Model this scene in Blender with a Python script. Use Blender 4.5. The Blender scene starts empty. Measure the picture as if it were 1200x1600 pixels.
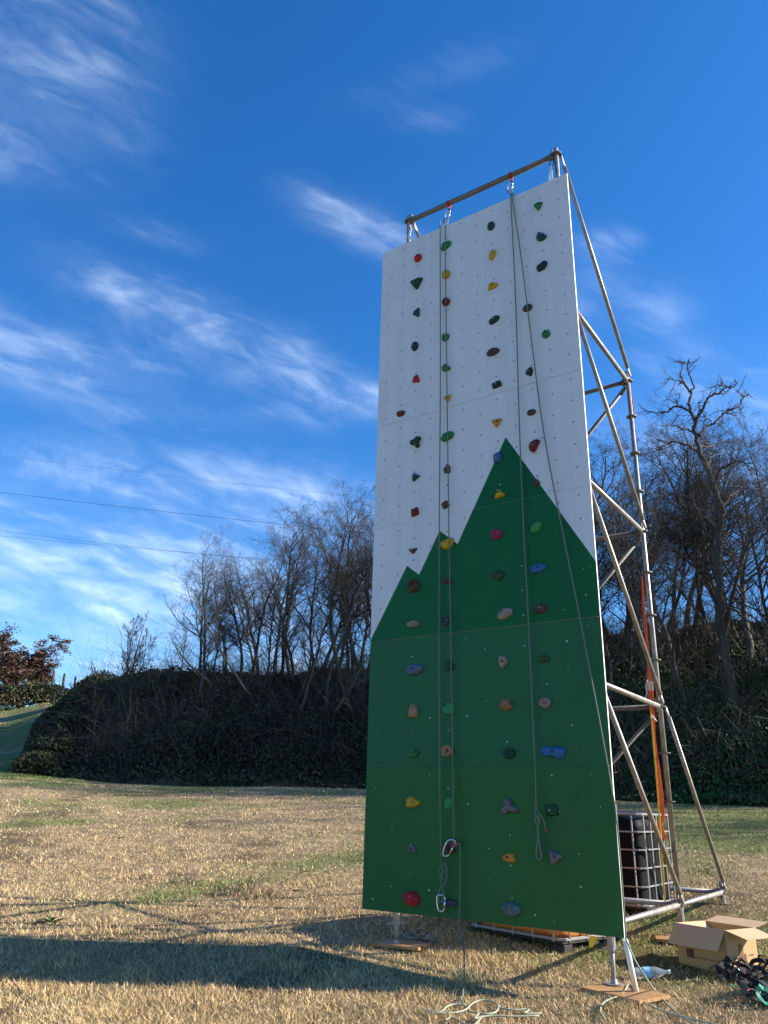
import bpy, bmesh, math, random
import numpy as np
from mathutils import Vector, Matrix
R_ = math.radians
scene = bpy.context.scene
COL = scene.collection

# ------------------------------------------------------------------ camera
CAM = np.array([4.7698, -6.6575, 1.2666]); YAW, PITCH, ROLL, FPX = -0.6088, 0.365, 0.0271, 1213.9
def cam_axes():
    cy, sy, cp, sp = math.cos(YAW), math.sin(YAW), math.cos(PITCH), math.sin(PITCH)
    f = np.array([sy*cp, cy*cp, sp]); r = np.array([cy, -sy, 0.0]); u = np.cross(r, f)
    c, s = math.cos(ROLL), math.sin(ROLL)
    return c*r + s*u, -s*r + c*u, f
RX, UX, FX = cam_axes()
cd = bpy.data.cameras.new('camera'); cam = bpy.data.objects.new('camera', cd); COL.objects.link(cam)
cam.matrix_world = Matrix(((RX[0], UX[0], -FX[0], CAM[0]), (RX[1], UX[1], -FX[1], CAM[1]), (RX[2], UX[2], -FX[2], CAM[2]), (0, 0, 0, 1)))
cd.sensor_fit = 'VERTICAL'; cd.sensor_height = 24; cd.lens = 24*FPX/1600; cd.clip_start = .05; cd.clip_end = 3000
scene.camera = cam

# ------------------------------------------------------------------ sun and sky
SUN = np.array([.82, .572]); SUN = SUN/np.linalg.norm(SUN); EL = R_(26.5)
sd = bpy.data.lights.new('sun', 'SUN'); so = bpy.data.objects.new('sun', sd); COL.objects.link(so)
sd.energy = 4.9; sd.angle = R_(.53); sd.color = (1.0, .91, .77)
sv = Vector((SUN[0]*math.cos(EL), SUN[1]*math.cos(EL), math.sin(EL)))
so.rotation_euler = sv.to_track_quat('Z', 'Y').to_euler()
w = bpy.data.worlds.new('World'); scene.world = w; w.use_nodes = True
nt = w.node_tree; N = nt.nodes; L = nt.links
bg = N['Background']; bg.inputs[1].default_value = .104
sky = N.new('ShaderNodeTexSky'); sky.sky_type = 'NISHITA'; sky.sun_disc = False
sky.sun_elevation = EL; sky.sun_rotation = math.atan2(SUN[0], SUN[1]); sky.air_density = 1.0; sky.dust_density = .35; sky.ozone_density = 2.6; sky.altitude = 300
hs = N.new('ShaderNodeHueSaturation'); hs.inputs['Saturation'].default_value = 1.33; hs.inputs['Value'].default_value = 1.0
L.new(sky.outputs[0], hs.inputs['Color'])
tc = N.new('ShaderNodeTexCoord')
def ray(x, y): return FX + (x-600)/FPX*RX - (y-800)/FPX*UX
def nrm(v): v = np.asarray(v, float); return v/np.linalg.norm(v)
def vdot(c):
    n = N.new('ShaderNodeVectorMath'); n.operation = 'DOT_PRODUCT'; L.new(tc.outputs['Generated'], n.inputs[0]); n.inputs[1].default_value = tuple(c); return n.outputs['Value']
def mth(op, a, b=None, c=None):
    n = N.new('ShaderNodeMath'); n.operation = op
    for i, v in enumerate((a, b, c)):
        if v is None: continue
        if isinstance(v, (int, float)): n.inputs[i].default_value = v
        else: L.new(v, n.inputs[i])
    return n.outputs[0]
# wisps of cirrus: centre, end of long axis (directions), half width, strength
def wisp(x0, y0, x1, y1, wid, amp):
    a, b = nrm(ray(x0, y0)), nrm(ray(x1, y1)); c = nrm(a+b); u = nrm(b-a); v = nrm(np.cross(c, u)); hl = np.linalg.norm(b-a)/2
    du, dv = mth('MULTIPLY', vdot(u), 1/hl), mth('MULTIPLY', vdot(v), FPX/wid)
    du = mth('SUBTRACT', du, float(c@u)/hl)
    q = mth('ADD', mth('POWER', mth('ABSOLUTE', du), 3.0), mth('MULTIPLY', dv, dv))
    front = mth('GREATER_THAN', vdot(c), 0.2)
    return mth('MULTIPLY', mth('MULTIPLY', mth('EXPONENT', mth('MULTIPLY', q, -1.0)), amp), front)
ws = [wisp(-150, 40, 210, 150, 120, .62), wisp(-120, 200, 130, 190, 60, .30), wisp(-200, 480, 290, 620, 42, .95), wisp(60, 400, 330, 500, 32, .65), wisp(210, 470, 520, 600, 40, .95),
      wisp(480, 610, 720, 640, 26, .85), wisp(470, 310, 680, 410, 26, .7), wisp(170, 345, 320, 385, 16, .45), wisp(540, 160, 790, 90, 22, .2), wisp(600, 190, 730, 185, 16, .22),
      wisp(-300, 730, 620, 780, 46, .8), wisp(-500, 850, 640, 870, 60, .95), wisp(-500, 965, 700, 955, 55, 1.0), wisp(-500, 1045, 900, 1060, 40, .8),
      wisp(880, 470, 1080, 510, 50, .4), wisp(900, 380, 1000, 385, 22, .5), wisp(1000, 590, 1260, 600, 50, .5), wisp(880, 700, 1400, 760, 60, .5), wisp(150, 650, 500, 660, 22, .4)]
tot = ws[0]
for k in ws[1:]: tot = mth('ADD', tot, k)
def mapping(rot, sc):
    m = N.new('ShaderNodeMapping'); m.inputs['Rotation'].default_value = rot; m.inputs['Scale'].default_value = sc; L.new(tc.outputs['Generated'], m.inputs[0]); return m.outputs[0]
# streaky frame aligned with the wisps
ua = nrm(ray(520, 640)-ray(100, 480)); va = nrm(np.cross(nrm(ray(300, 560)), ua)); wa = np.cross(ua, va)
cb = N.new('ShaderNodeCombineXYZ'); L.new(mth('MULTIPLY', vdot(ua), 3.0), cb.inputs[0]); L.new(mth('MULTIPLY', vdot(va), 8.5), cb.inputs[1]); L.new(mth('MULTIPLY', vdot(wa), 3.0), cb.inputs[2])
n1 = N.new('ShaderNodeTexNoise'); n1.inputs['Scale'].default_value = 1.7; n1.inputs['Detail'].default_value = 10; n1.inputs['Roughness'].default_value = .62; n1.inputs['Distortion'].default_value = .5; L.new(cb.outputs[0], n1.inputs['Vector'])
n2 = N.new('ShaderNodeTexNoise'); n2.inputs['Scale'].default_value = 5; n2.inputs['Detail'].default_value = 9; n2.inputs['Roughness'].default_value = .5; n2.inputs['Distortion'].default_value = .6; L.new(cb.outputs[0], n2.inputs['Vector'])
r1 = N.new('ShaderNodeMapRange'); r1.inputs['From Min'].default_value = .42; r1.inputs['From Max'].default_value = .64; L.new(n1.outputs[0], r1.inputs[0])
r2 = N.new('ShaderNodeMapRange'); r2.inputs['From Min'].default_value = .32; r2.inputs['From Max'].default_value = .72; L.new(n2.outputs[0], r2.inputs[0])
nz = mth('ADD', mth('MULTIPLY', mth('ADD', mth('MULTIPLY', r1.outputs[0], .7), .12), mth('ADD', mth('MULTIPLY', r2.outputs[0], .9), .15)), .03)
cl = mth('MINIMUM', mth('MULTIPLY', mth('MULTIPLY', tot, nz), .56), .6)
mx = N.new('ShaderNodeMix'); mx.data_type = 'RGBA'; L.new(cl, mx.inputs[0]); tn = N.new('ShaderNodeMix'); tn.data_type = 'RGBA'; tn.blend_type = 'MULTIPLY'; tn.inputs[0].default_value = 1; L.new(hs.outputs[0], tn.inputs[6]); tn.inputs[7].default_value = (.77, .885, 1.05, 1); L.new(tn.outputs[2], mx.inputs[6]); mx.inputs[7].default_value = (6.2, 7.2, 8.4, 1)
L.new(mx.outputs[2], bg.inputs[0])
scene.view_settings.view_transform = 'Standard'; scene.view_settings.look = 'None'; scene.view_settings.gamma = 1; scene.view_settings.exposure = 1.18
scene.render.engine = 'CYCLES'
scene.render.resolution_x = 768; scene.render.resolution_y = 1024
scene.cycles.max_bounces = 8; scene.cycles.transparent_max_bounces = 12

# ------------------------------------------------------------------ materials
def mat(name, col, rough=.6, metal=0, noise=0, nscale=8, ncol=None, bump=0, bscale=40, spec=.5, trans=0, attr=None, stretch=None, ior=1.45, subsurf=0, coat=0):
    m = bpy.data.materials.new(name); m.use_nodes = True; t = m.node_tree; p = t.nodes['Principled BSDF']
    p.inputs['Base Color'].default_value = (*col, 1); p.inputs['Roughness'].default_value = rough; p.inputs['Metallic'].default_value = metal
    p.inputs['Specular IOR Level'].default_value = spec; p.inputs['Transmission Weight'].default_value = trans; p.inputs['IOR'].default_value = ior
    if coat: p.inputs['Coat Weight'].default_value = coat
    g = t.nodes.new('ShaderNodeTexCoord'); src = g.outputs['Object']
    if stretch:
        mp = t.nodes.new('ShaderNodeMapping'); mp.inputs['Scale'].default_value = stretch; t.links.new(src, mp.inputs[0]); src = mp.outputs[0]
    colout = None
    if attr:
        a = t.nodes.new('ShaderNodeAttribute'); a.attribute_name = attr; colout = a.outputs['Color']; t.links.new(colout, p.inputs['Base Color'])
    if noise:
        n = t.nodes.new('ShaderNodeTexNoise'); n.inputs['Scale'].default_value = nscale; n.inputs['Detail'].default_value = 8; n.inputs['Roughness'].default_value = .6; t.links.new(src, n.inputs['Vector'])
        mr = t.nodes.new('ShaderNodeMapRange'); mr.inputs['From Min'].default_value = .35; mr.inputs['From Max'].default_value = .65; mr.inputs['To Max'].default_value = noise; t.links.new(n.outputs[0], mr.inputs[0])
        mi = t.nodes.new('ShaderNodeMix'); mi.data_type = 'RGBA'; t.links.new(mr.outputs[0], mi.inputs[0])
        if colout: t.links.new(colout, mi.inputs[6])
        else: mi.inputs[6].default_value = (*col, 1)
        mi.inputs[7].default_value = (*(ncol or tuple(c*.4 for c in col)), 1); t.links.new(mi.outputs[2], p.inputs['Base Color'])
    if bump:
        n = t.nodes.new('ShaderNodeTexNoise'); n.inputs['Scale'].default_value = bscale; n.inputs['Detail'].default_value = 6; t.links.new(src, n.inputs['Vector'])
        b = t.nodes.new('ShaderNodeBump'); b.inputs['Strength'].default_value = bump; b.inputs['Distance'].default_value = .02; t.links.new(n.outputs[0], b.inputs['Height']); t.links.new(b.outputs[0], p.inputs['Normal'])
    return m
STEEL = mat('galvanised_steel', (.38, .375, .35), .5, .65, .8, 9, (.22, .205, .185), .15, 60)
CAGE = mat('cage_steel', (.30, .30, .30), .5, .6)
STEELD = mat('dull_steel', (.17, .165, .15), .6, .4, .5, 20, (.10, .085, .07), .2, 60)
WHITE = mat('white_board', (.65, .645, .64), .5, 0, .7, 1.6, (.56, .555, .55), .05, 30, stretch=(2.5, 1, .35))
WEDGE = mat('panel_edge', (.78, .76, .70), .6)
GREENS = [mat('green_paint_%s' % n, c, .5, 0, .6, 1.2, tuple(k*.82 for k in c), .04, 25, spec=.2, stretch=(1.5, 1, .4)) for n, c in
          zip(('low', 'second', 'third', 'fourth', 'fifth', 'sixth'), ((.024, .124, .031), (.020, .124, .045), (.004, .110, .031), (.003, .098, .030), (.002, .080, .029), (.002, .080, .029)))]
DARK = mat('dark_hole', (.012, .012, .012), .6)
PALE = mat('sunlit_hole', (.55, .58, .52), .4)  # pale disc colour stands in for sunlight coming through bolt holes
RUB = mat('rubber_mark', (.014, .06, .022), .7)
SCUFF = mat('scuff', (.38, .39, .40), .7)
PLY = mat('plywood', (.47, .255, .10), .65, 0, .9, 3, (.22, .12, .05), .2, 30, stretch=(1, 7, 1))
PLYB = mat('batten_wood', (.20, .15, .11), .7, 0, .8, 5, (.10, .075, .055), .2, 30)
ROPE = mat('rope_green', (.165, .20, .155), .8, 0, .5, 60, (.09, .14, .11), .4, 250)
ROPEL = mat('rope_sunlit', (.38, .40, .28), .8, 0, .5, 60, (.20, .23, .15), .4, 250)  # same rope, colour lightened for the lengths lying in the sun
SLING = mat('sling_pale', (.75, .72, .70), .8)
REDS = mat('sling_red', (.32, .02, .03), .7)
PINK = mat('cord_pink', (.6, .07, .16), .7, 0, .8, 70, (.08, .03, .04))
ALU = mat('aluminium', (.7, .7, .72), .25, .95)
ORANGE = mat('strap_orange', (.75, .12, .03), .6, 0, .4, 30, (.6, .07, .02))
YELLOW = mat('strap_yellow', (.72, .56, .06), .6)
CARD = mat('cardboard', (.50, .345, .17), .85, 0, .6, 3, (.41, .27, .13), .06, 60)
CARDI = mat('cardboard_inner', (.54, .385, .225), .85, 0, .5, 3, (.46, .32, .18), .06, 60)
INK = mat('carton_ink', (.10, .065, .04), .8)
TAPE = mat('torn_tape', (.16, .075, .035), .5, 0, .6, 40, (.26, .15, .08))
BLKP = mat('black_plastic', (.004, .0055, .0075), .6, 0, 0, spec=.12)
AMBER = mat('amber_tank', (.62, .24, .05), .4, 0, .6, 5, (.42, .13, .03))
PALLET = mat('black_pallet', (.02, .02, .022), .6)
GREYP = mat('grey_plastic', (.16, .17, .18), .6)
PET = mat('clear_pet', (.75, .85, .9), .12, 0, trans=.8, ior=1.25)
BLUEL = mat('blue_label', (.12, .45, .75), .4, 0, .7, 40, (.5, .75, .9))
BLACKW = mat('black_webbing', (.012, .012, .014), .8, 0, .5, 80, (.03, .03, .03))
TEALW = mat('teal_webbing', (.0, .20, .12), .6, 0, .6, 50, (.0, .10, .06))
BARK = mat('bark', (.085, .072, .06), .9, 0, .8, 4, (.06, .05, .04), .6, 25, spec=.2)
BARKG = mat('grey_bark', (.18, .155, .13), .9, 0, .8, 4, (.07, .06, .05), .5, 25, spec=.2)
BARKD = mat('dark_bark', (.045, .036, .03), .9, 0, .6, 4, (.02, .017, .014), .6, 25, spec=.2)
LEAFY = mat('leaves', (.05, .06, .02), .65, attr='tint', spec=.3)
GRASSB = mat('grass_blades', (.3, .25, .1), .75, attr='tint', spec=.2)
WEED = mat('weed_leaf', (.035, .085, .02), .5, 0, .6, 30, (.06, .11, .03))
CABLE = mat('cable', (.03, .03, .035), .7)
RAG = mat('crumpled_rag', (.30, .29, .22), .8, 0, 1, 25, (.03, .03, .03))

# ------------------------------------------------------------------ mesh helpers
def tag(o, label=None, cat=None, group=None, kind=None):
    if label: o['label'] = label
    if cat: o['category'] = cat
    if group: o['group'] = group
    if kind: o['kind'] = kind
    return o
def empty(name, loc, label=None, cat=None, group=None, parent=None):
    o = bpy.data.objects.new(name, None); COL.objects.link(o); o.location = tuple(loc); o.empty_display_size = .1
    if parent: o.parent = parent
    return tag(o, label, cat, group)
def origin(o):
    v = Vector((0, 0, 0))
    while o is not None: v += o.location; o = o.parent
    return np.array(v)
class MB:
    def __init__(s): s.v = []; s.f = []; s.m = []; s.n = 0
    def add(s, v, f, m=0):
        v = np.asarray(v, float); s.v.append(v); s.f += [tuple(i+s.n for i in q) for q in f]; s.m += [m]*len(f); s.n += len(v)
    def build(s, name, mats, parent=None, smooth=False, at=None):
        V = np.concatenate(s.v) if s.v else np.zeros((0, 3))
        og = origin(parent) if parent is not None else np.zeros(3)
        loc = np.array(at, float) if at is not None else (V.min(0)+V.max(0))/2*np.array([1, 1, 0]) + np.array([0, 0, V[:, 2].min()])
        me = bpy.data.meshes.new(name); me.from_pydata((V-loc).tolist(), [], s.f)
        for m in (mats if isinstance(mats, (list, tuple)) else [mats]): me.materials.append(m)
        me.polygons.foreach_set('material_index', s.m)
        if smooth: me.polygons.foreach_set('use_smooth', [True]*len(s.f))
        me.update(); o = bpy.data.objects.new(name, me); COL.objects.link(o); o.location = tuple(loc-og)
        if parent is not None: o.parent = parent
        return o
    def sweep(s, pts, prof, m=0, up=None, scale=None, caps=True, closed=False):
        P = np.asarray(pts, float); n = len(P); k = len(prof); prof = np.asarray(prof, float)
        T = np.zeros_like(P)
        if closed: T = np.roll(P, -1, 0)-np.roll(P, 1, 0)
        else: T[1:-1] = P[2:]-P[:-2]; T[0] = P[1]-P[0]; T[-1] = P[-1]-P[-2]
        T /= np.maximum(np.linalg.norm(T, axis=1), 1e-9)[:, None]
        a = np.array(up if up is not None else ([0, 0, 1.0] if abs(T[0][2]) < .9 else [1.0, 0, 0]), float)
        V = []
        for i in range(n):
            a2 = a - T[i]*(a@T[i]); l = np.linalg.norm(a2)
            if l < 1e-4: a2 = np.cross(T[i], [.3, .5, .8]); l = np.linalg.norm(a2)
            a2 /= l
            if up is None: a = a2
            b = np.cross(T[i], a2); sc = 1 if scale is None else scale[i]
            V.append(P[i] + sc*(prof[:, :1]*a2 + prof[:, 1:]*b))
        F = []
        for i in range(n if closed else n-1):
            j = (i+1) % n
            for q in range(k): r = (q+1) % k; F.append((i*k+q, i*k+r, j*k+r, j*k+q))
        if caps and not closed: F += [tuple(range(k))[::-1], tuple((n-1)*k+q for q in range(k))]
        s.add(np.concatenate(V), F, m)
    def tube(s, pts, r, sides=8, m=0, caps=True, closed=False):
        a = np.arange(sides)*2*math.pi/sides; pr = np.stack([np.cos(a), np.sin(a)], 1)
        sc = [r]*len(pts) if np.isscalar(r) else r
        s.sweep(pts, pr, m, scale=sc, caps=caps, closed=closed)
    def ribbon(s, pts, w, t=.002, m=0, up=None, closed=False):
        s.sweep(pts, [(-t, -w/2), (t, -w/2), (t, w/2), (-t, w/2)], m, up=up, closed=closed)
    def box(s, c, e, rz=0, m=0, bev=0):
        c = np.array(c, float); x, y, z = np.array(e, float)/2
        if bev:
            b = bev; v = []
            for zz, ins in ((-z, b), (-z+b, 0), (z-b, 0), (z, b)):
                X, Y = x-ins, y-ins
                v += [(-X+b, -Y, zz), (X-b, -Y, zz), (X, -Y+b, zz), (X, Y-b, zz), (X-b, Y, zz), (-X+b, Y, zz), (-X, Y-b, zz), (-X, -Y+b, zz)]
            v = np.array(v); f = [tuple(range(8))[::-1], tuple(range(24, 32))]
            for k in range(3):
                for q in range(8): r = (q+1) % 8; f.append((k*8+q, k*8+r, k*8+8+r, k*8+8+q))
        else:
            v = np.array([(a, b_, c_) for c_ in (-z, z) for b_ in (-y, y) for a in (-x, x)])
            f = [(0, 2, 3, 1), (4, 5, 7, 6), (0, 1, 5, 4), (2, 6, 7, 3), (0, 4, 6, 2), (1, 3, 7, 5)]
        cc, ss = math.cos(rz), math.sin(rz); v = v @ np.array([[cc, ss, 0], [-ss, cc, 0], [0, 0, 1]])
        s.add(v+c, f, m)
    def slab(s, quad, nrmv, t, m=0):
        q = np.array(quad, float); d = np.array(nrmv, float)*t; k = len(q)
        s.add(np.concatenate([q, q+d]), [tuple(range(k))[::-1], tuple(range(k, 2*k))]+[(i, (i+1) % k, k+(i+1) % k, k+i) for i in range(k)], m)
    def ring(s, c, R, r, axis=(0, 0, 1), n=14, sides=6, m=0, el=1.0, roll=0):
        ax = nrm(axis); u = np.cross(ax, [1, 0, 0]) if abs(ax[0]) < .9 else np.cross(ax, [0, 1, 0]); u = nrm(u); v = np.cross(ax, u)
        u, v = math.cos(roll)*u+math.sin(roll)*v, -math.sin(roll)*u+math.cos(roll)*v
        a = np.arange(n)*2*math.pi/n
        s.tube(np.array(c)+R*(np.cos(a)[:, None]*u*el + np.sin(a)[:, None]*v), r, sides, m, closed=True)
    def disc(s, c, r0, r1, h, n=16, m=0):  # vertical lathe frustum
        a = np.arange(n)*2*math.pi/n; c = np.array(c, float)
        v = [(math.cos(t)*r0, math.sin(t)*r0, 0) for t in a]+[(math.cos(t)*r1, math.sin(t)*r1, h) for t in a]
        s.add(np.array(v)+c, [tuple(range(n))[::-1], tuple(range(n, 2*n))]+[(i, (i+1) % n, n+(i+1) % n, n+i) for i in range(n)], m)
def tri_mesh(name, V, F, m, tint=None, loc=(0, 0, 0)):
    me = bpy.data.meshes.new(name); k = F.shape[1]
    me.vertices.add(len(V)); me.vertices.foreach_set('co', (V-np.array(loc)).astype(np.float32).ravel())
    me.loops.add(F.size); me.loops.foreach_set('vertex_index', F.astype(np.int32).ravel())
    me.polygons.add(len(F)); me.polygons.foreach_set('loop_start', (np.arange(len(F))*k).astype(np.int32))
    me.update(calc_edges=True); me.validate()
    if tint is not None:
        a = me.color_attributes.new('tint', 'FLOAT_COLOR', 'POINT'); a.data.foreach_set('color', np.c_[tint, np.ones(len(tint))].astype(np.float32).ravel())
    me.materials.append(m); o = bpy.data.objects.new(name, me); COL.objects.link(o); o.location = tuple(loc); return o
def smooth_pts(P, n=6):
    P = np.asarray(P, float); out = []
    Q = np.vstack([2*P[0]-P[1], P, 2*P[-1]-P[-2]])
    for i in range(1, len(Q)-2):
        for k in range(n):
            t = k/n; a, b, c, d = Q[i-1], Q[i], Q[i+1], Q[i+2]
            out.append(.5*((2*b)+(-a+c)*t+(2*a-5*b+4*c-d)*t*t+(-a+3*b-3*c+d)*t**3))
    out.append(P[-1]); return np.array(out)

# ------------------------------------------------------------------ value noise in numpy
_rs = np.random.RandomState(7); _tab = _rs.rand(256, 256)
def vn(x, y, s):
    x = np.asarray(x, float)/s+101.3; y = np.asarray(y, float)/s+57.7; i = np.floor(x).astype(int); j = np.floor(y).astype(int); u = x-i; v = y-j
    u = u*u*(3-2*u); v = v*v*(3-2*v); t = lambda a, b: _tab[a % 256, b % 256]
    return t(i, j)*(1-u)*(1-v)+t(i+1, j)*u*(1-v)+t(i, j+1)*(1-u)*v+t(i+1, j+1)*u*v
def fbm(x, y, s, o=4):
    a, t, k = 0, 0, 1.0
    for _ in range(o): a = a+k*vn(x, y, s); t += k; s = s*.5; k *= .55
    return a/t

# ------------------------------------------------------------------ terrain (height in metres over the field)
def slope_of(x, y): d = ray(x, y); return d[2]/math.hypot(d[0], d[1])
def bearing(x): return math.atan((x-600)*math.cos(PITCH)/FPX)
# column of the view: foot of the bank (row, distance), top of the bank (row, distance)
PROF = [(-400, 1196, 34, 1108, 75), (0, 1200, 34, 1108, 66), (45, 1207, 32, 1104, 58), (100, 1216, 30, 1094, 49), (200, 1224, 29, 1080, 43), (300, 1228, 28, 1070, 40), (570, 1231, 27, 1052, 37), (900, 1248, 25, 1000, 36), (1200, 1260, 24, 985, 35), (1800, 1290, 24, 985, 34)]
PB = [bearing(p[0]) for p in PROF]; PRF = [p[2] for p in PROF]; PZF = [CAM[2]+p[2]*slope_of(p[0], p[1]) for p in PROF]
PRT = [p[4] for p in PROF]; PZT = [CAM[2]+p[4]*slope_of(p[0], p[3]) for p in PROF]
def polar(x, y):
    dx, dy = np.asarray(x, float)-CAM[0], np.asarray(y, float)-CAM[1]; r = np.hypot(dx, dy); b = np.arctan2(dx, dy)-YAW; b = (b+math.pi) % (2*math.pi)-math.pi; return r, b
def near_plane(x, y):
    y2 = np.where(y > .28, .075*(y-.28), .037*(y-.28)); return -.02+.03*(2.29-x)+y2
def hgt(x, y):
    r, b = polar(x, y); x = np.asarray(x, float); y = np.asarray(y, float)
    zf, rf, zt, rt = (np.interp(b, PB, q) for q in (PZF, PRF, PZT, PRT))
    fx = CAM[0]+(x-CAM[0])*np.minimum(1, 9/np.maximum(r, .1)); fy = CAM[1]+(y-CAM[1])*np.minimum(1, 9/np.maximum(r, .1))
    npl = np.where(r < 9, near_plane(x, y), near_plane(fx, fy)+np.clip(r-9, 0, 2)*.03)
    npl = np.where(np.abs(b) > 1.0, near_plane(fx, fy), npl)
    t = np.clip((r-9)/(rf-9), 0, 1); s = .5*t+.5*t*t*(3-2*t); z = npl*(1-s)+zf*s
    z2 = near_plane(x, y); k = np.clip((r-6)/6, 0, 1); 
    q = np.clip((r-rf)/(rt-rf), 0, 1); q = q*(1.35-.35*q); z = np.where(r > rf, zf+(zt-zf)*q, z)
    back = np.clip((np.abs(b)-1.2)/.5, 0, 1); z = z*(1-back)+near_plane(fx, fy)*back
    return z + (fbm(x, y, 2.5, 3)-.5)*.06*np.clip((r-4)/8, 0.25, 1) + (fbm(x, y, 7, 2)-.5)*.5*np.clip((r-rf)/6, 0, 1)
def hz(x, y): return float(hgt(np.array([x]), np.array([y]))[0])
def gp(px, py, lift=0):
    d = ray(px, py); lo, hi = 1.0, 60.0
    t = 2.0
    while t < 80:
        p = CAM+t*d
        if p[2] < hz(p[0], p[1])+lift: break
        t += .1
    lo, hi = t-.1, t
    for _ in range(14):
        m = (lo+hi)/2; p = CAM+m*d
        if p[2] < hz(p[0], p[1])+lift: hi = m
        else: lo = m
    return CAM+hi*d
def pol(px, dist):   # ground point in image column px at a distance
    b = bearing(px)+YAW; x, y = CAM[0]+dist*math.sin(b), CAM[1]+dist*math.cos(b); return np.array([x, y, hz(x, y)])
def pw(px, py, Y): d = ray(px, py); t = (Y-CAM[1])/d[1]; return CAM+t*d
def pr(px, py, dist): d = ray(px, py); return CAM+d*dist/math.hypot(d[0], d[1])
def green_mask(x, y):
    r, b = polar(x, y)
    g = fbm(x+3, y*1.0, 2.2, 4)+.22*(fbm(x, y+20, 6, 2)-.5)
    bias = np.interp(r, [0, 7, 10, 14, 19, 24, 28], [-.06, -.05, -.05, -.02, .04, .02, .12]) + np.clip((b-.2)/.15, 0, 1)*.13*np.clip((r-7.5)/2.5, 0, 1)
    bias = bias - .09*np.clip((-.02-b)/.1, 0, 1)*np.clip((15-r)/3, 0, 1) + .25*np.clip((r-27)/3, 0, 1); return np.clip((g+bias-.47)/.30, 0, 1)**1.3
SOIL = []
def soil_mask(x, y):
    m = np.clip((fbm(x-30, y+11, 1.1, 4)-.62)/.10, 0, 1)*.8
    for cx, cy, rr in SOIL: m = np.maximum(m, np.clip(1.35-np.hypot(x-cx, y-cy)/rr-.9*fbm(x, y, .25, 3), 0, 1))
    return m
def is_bank(x, y):
    r, b = polar(x, y); rf = np.interp(b, PB, PRF); xi = 600+np.tan(np.clip(b, -1.3, 1.3))*FPX/math.cos(PITCH)
    left = np.interp(r, [28, 33, 38, 46, 60], [14, 42, 85, 100, 100])
    return (r > rf+.3+1.2*(vn(x, y, 3)-.5)) & (xi > left) & (np.abs(b) < 1.5)

# ground sheet
bs = np.unique(np.r_[np.linspace(-math.pi, math.pi, 91), np.linspace(-.62, .62, 300)])[:-1]
rs = np.unique(np.r_[np.linspace(.4, 12, 130), np.linspace(12, 50, 140), np.geomspace(50, 1500, 40)])
BB, RR = np.meshgrid(bs, rs); GX, GY = CAM[0]+RR*np.sin(BB+YAW), CAM[1]+RR*np.cos(BB+YAW); GZ = hgt(GX, GY)
nb, nr = len(bs), len(rs); V = np.stack([GX, GY, GZ], -1).reshape(-1, 3); V = np.vstack([V, [CAM[0], CAM[1], hz(CAM[0], CAM[1])]])
i, j = np.meshgrid(np.arange(nr-1), np.arange(nb), indexing='ij'); j2 = (j+1) % nb
F = np.stack([i*nb+j, i*nb+j2, (i+1)*nb+j2, (i+1)*nb+j], -1).reshape(-1, 4)
SOIL += [(*gp(385, 1402)[:2], .55), (*gp(340, 1398)[:2], .45), (*gp(430, 1404)[:2], .5), (*gp(500, 1425)[:2], .4)]
GM = green_mask(V[:, 0], V[:, 1]); SM = soil_mask(V[:, 0], V[:, 1])
def ground_material():
    m = bpy.data.materials.new('dry_meadow'); m.use_nodes = True; t = m.node_tree; p = t.nodes['Principled BSDF']; p.inputs['Roughness'].default_value = .9; p.inputs['Specular IOR Level'].default_value = .15
    a = t.nodes.new('ShaderNodeAttribute'); a.attribute_name = 'tint'; sep = t.nodes.new('ShaderNodeSeparateColor'); t.links.new(a.outputs['Color'], sep.inputs[0])
    g = t.nodes.new('ShaderNodeTexCoord')
    def noise(sc, det=8, ro=.65):
        n = t.nodes.new('ShaderNodeTexNoise'); n.inputs['Scale'].default_value = sc; n.inputs['Detail'].default_value = det; n.inputs['Roughness'].default_value = ro; t.links.new(g.outputs['Object'], n.inputs['Vector']); return n.outputs[0]
    def mixc(f, A, B):
        x = t.nodes.new('ShaderNodeMix'); x.data_type = 'RGBA'
        t.links.new(f, x.inputs[0])
        for k, c in ((6, A), (7, B)):
            if isinstance(c, tuple): x.inputs[k].default_value = (*c, 1)
            else: t.links.new(c, x.inputs[k])
        return x.outputs[2]
    def rng(v, a0, a1, b0=0, b1=1):
        r = t.nodes.new('ShaderNodeMapRange'); r.inputs[1].default_value = a0; r.inputs[2].default_value = a1; r.inputs[3].default_value = b0; r.inputs[4].default_value = b1; t.links.new(v, r.inputs[0]); return r.outputs[0]
    straw = mixc(rng(noise(14), .38, .64), (.45, .325, .19), (.22, .155, .09))
    straw = mixc(rng(noise(3.0), .42, .68), straw, (.58, .43, .25))
    grn = mixc(rng(noise(12), .35, .65), (.15, .20, .055), (.28, .25, .11))
    c = mixc(sep.outputs[0], straw, grn)
    c = mixc(sep.outputs[1], c, mixc(rng(noise(25), .4, .6), (.10, .07, .04), (.19, .13, .075)))
    fine = rng(noise(60, 4, .8), .44, .60)
    c = mixc(fine, c, mixc(rng(noise(2), 0, 1, .5, .5), (.035, .03, .015), c))
    t.links.new(c, p.inputs['Base Color'])
    bp = t.nodes.new('ShaderNodeBump'); bp.inputs['Strength'].default_value = .9; bp.inputs['Distance'].default_value = .05; t.links.new(noise(30, 8, .8), bp.inputs['Height']); t.links.new(bp.outputs[0], p.inputs['Normal'])
    return m
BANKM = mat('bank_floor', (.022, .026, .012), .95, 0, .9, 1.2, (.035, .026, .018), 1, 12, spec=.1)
me = bpy.data.meshes.new('ground'); me.vertices.add(len(V)); me.vertices.foreach_set('co', V.astype(np.float32).ravel())
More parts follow.
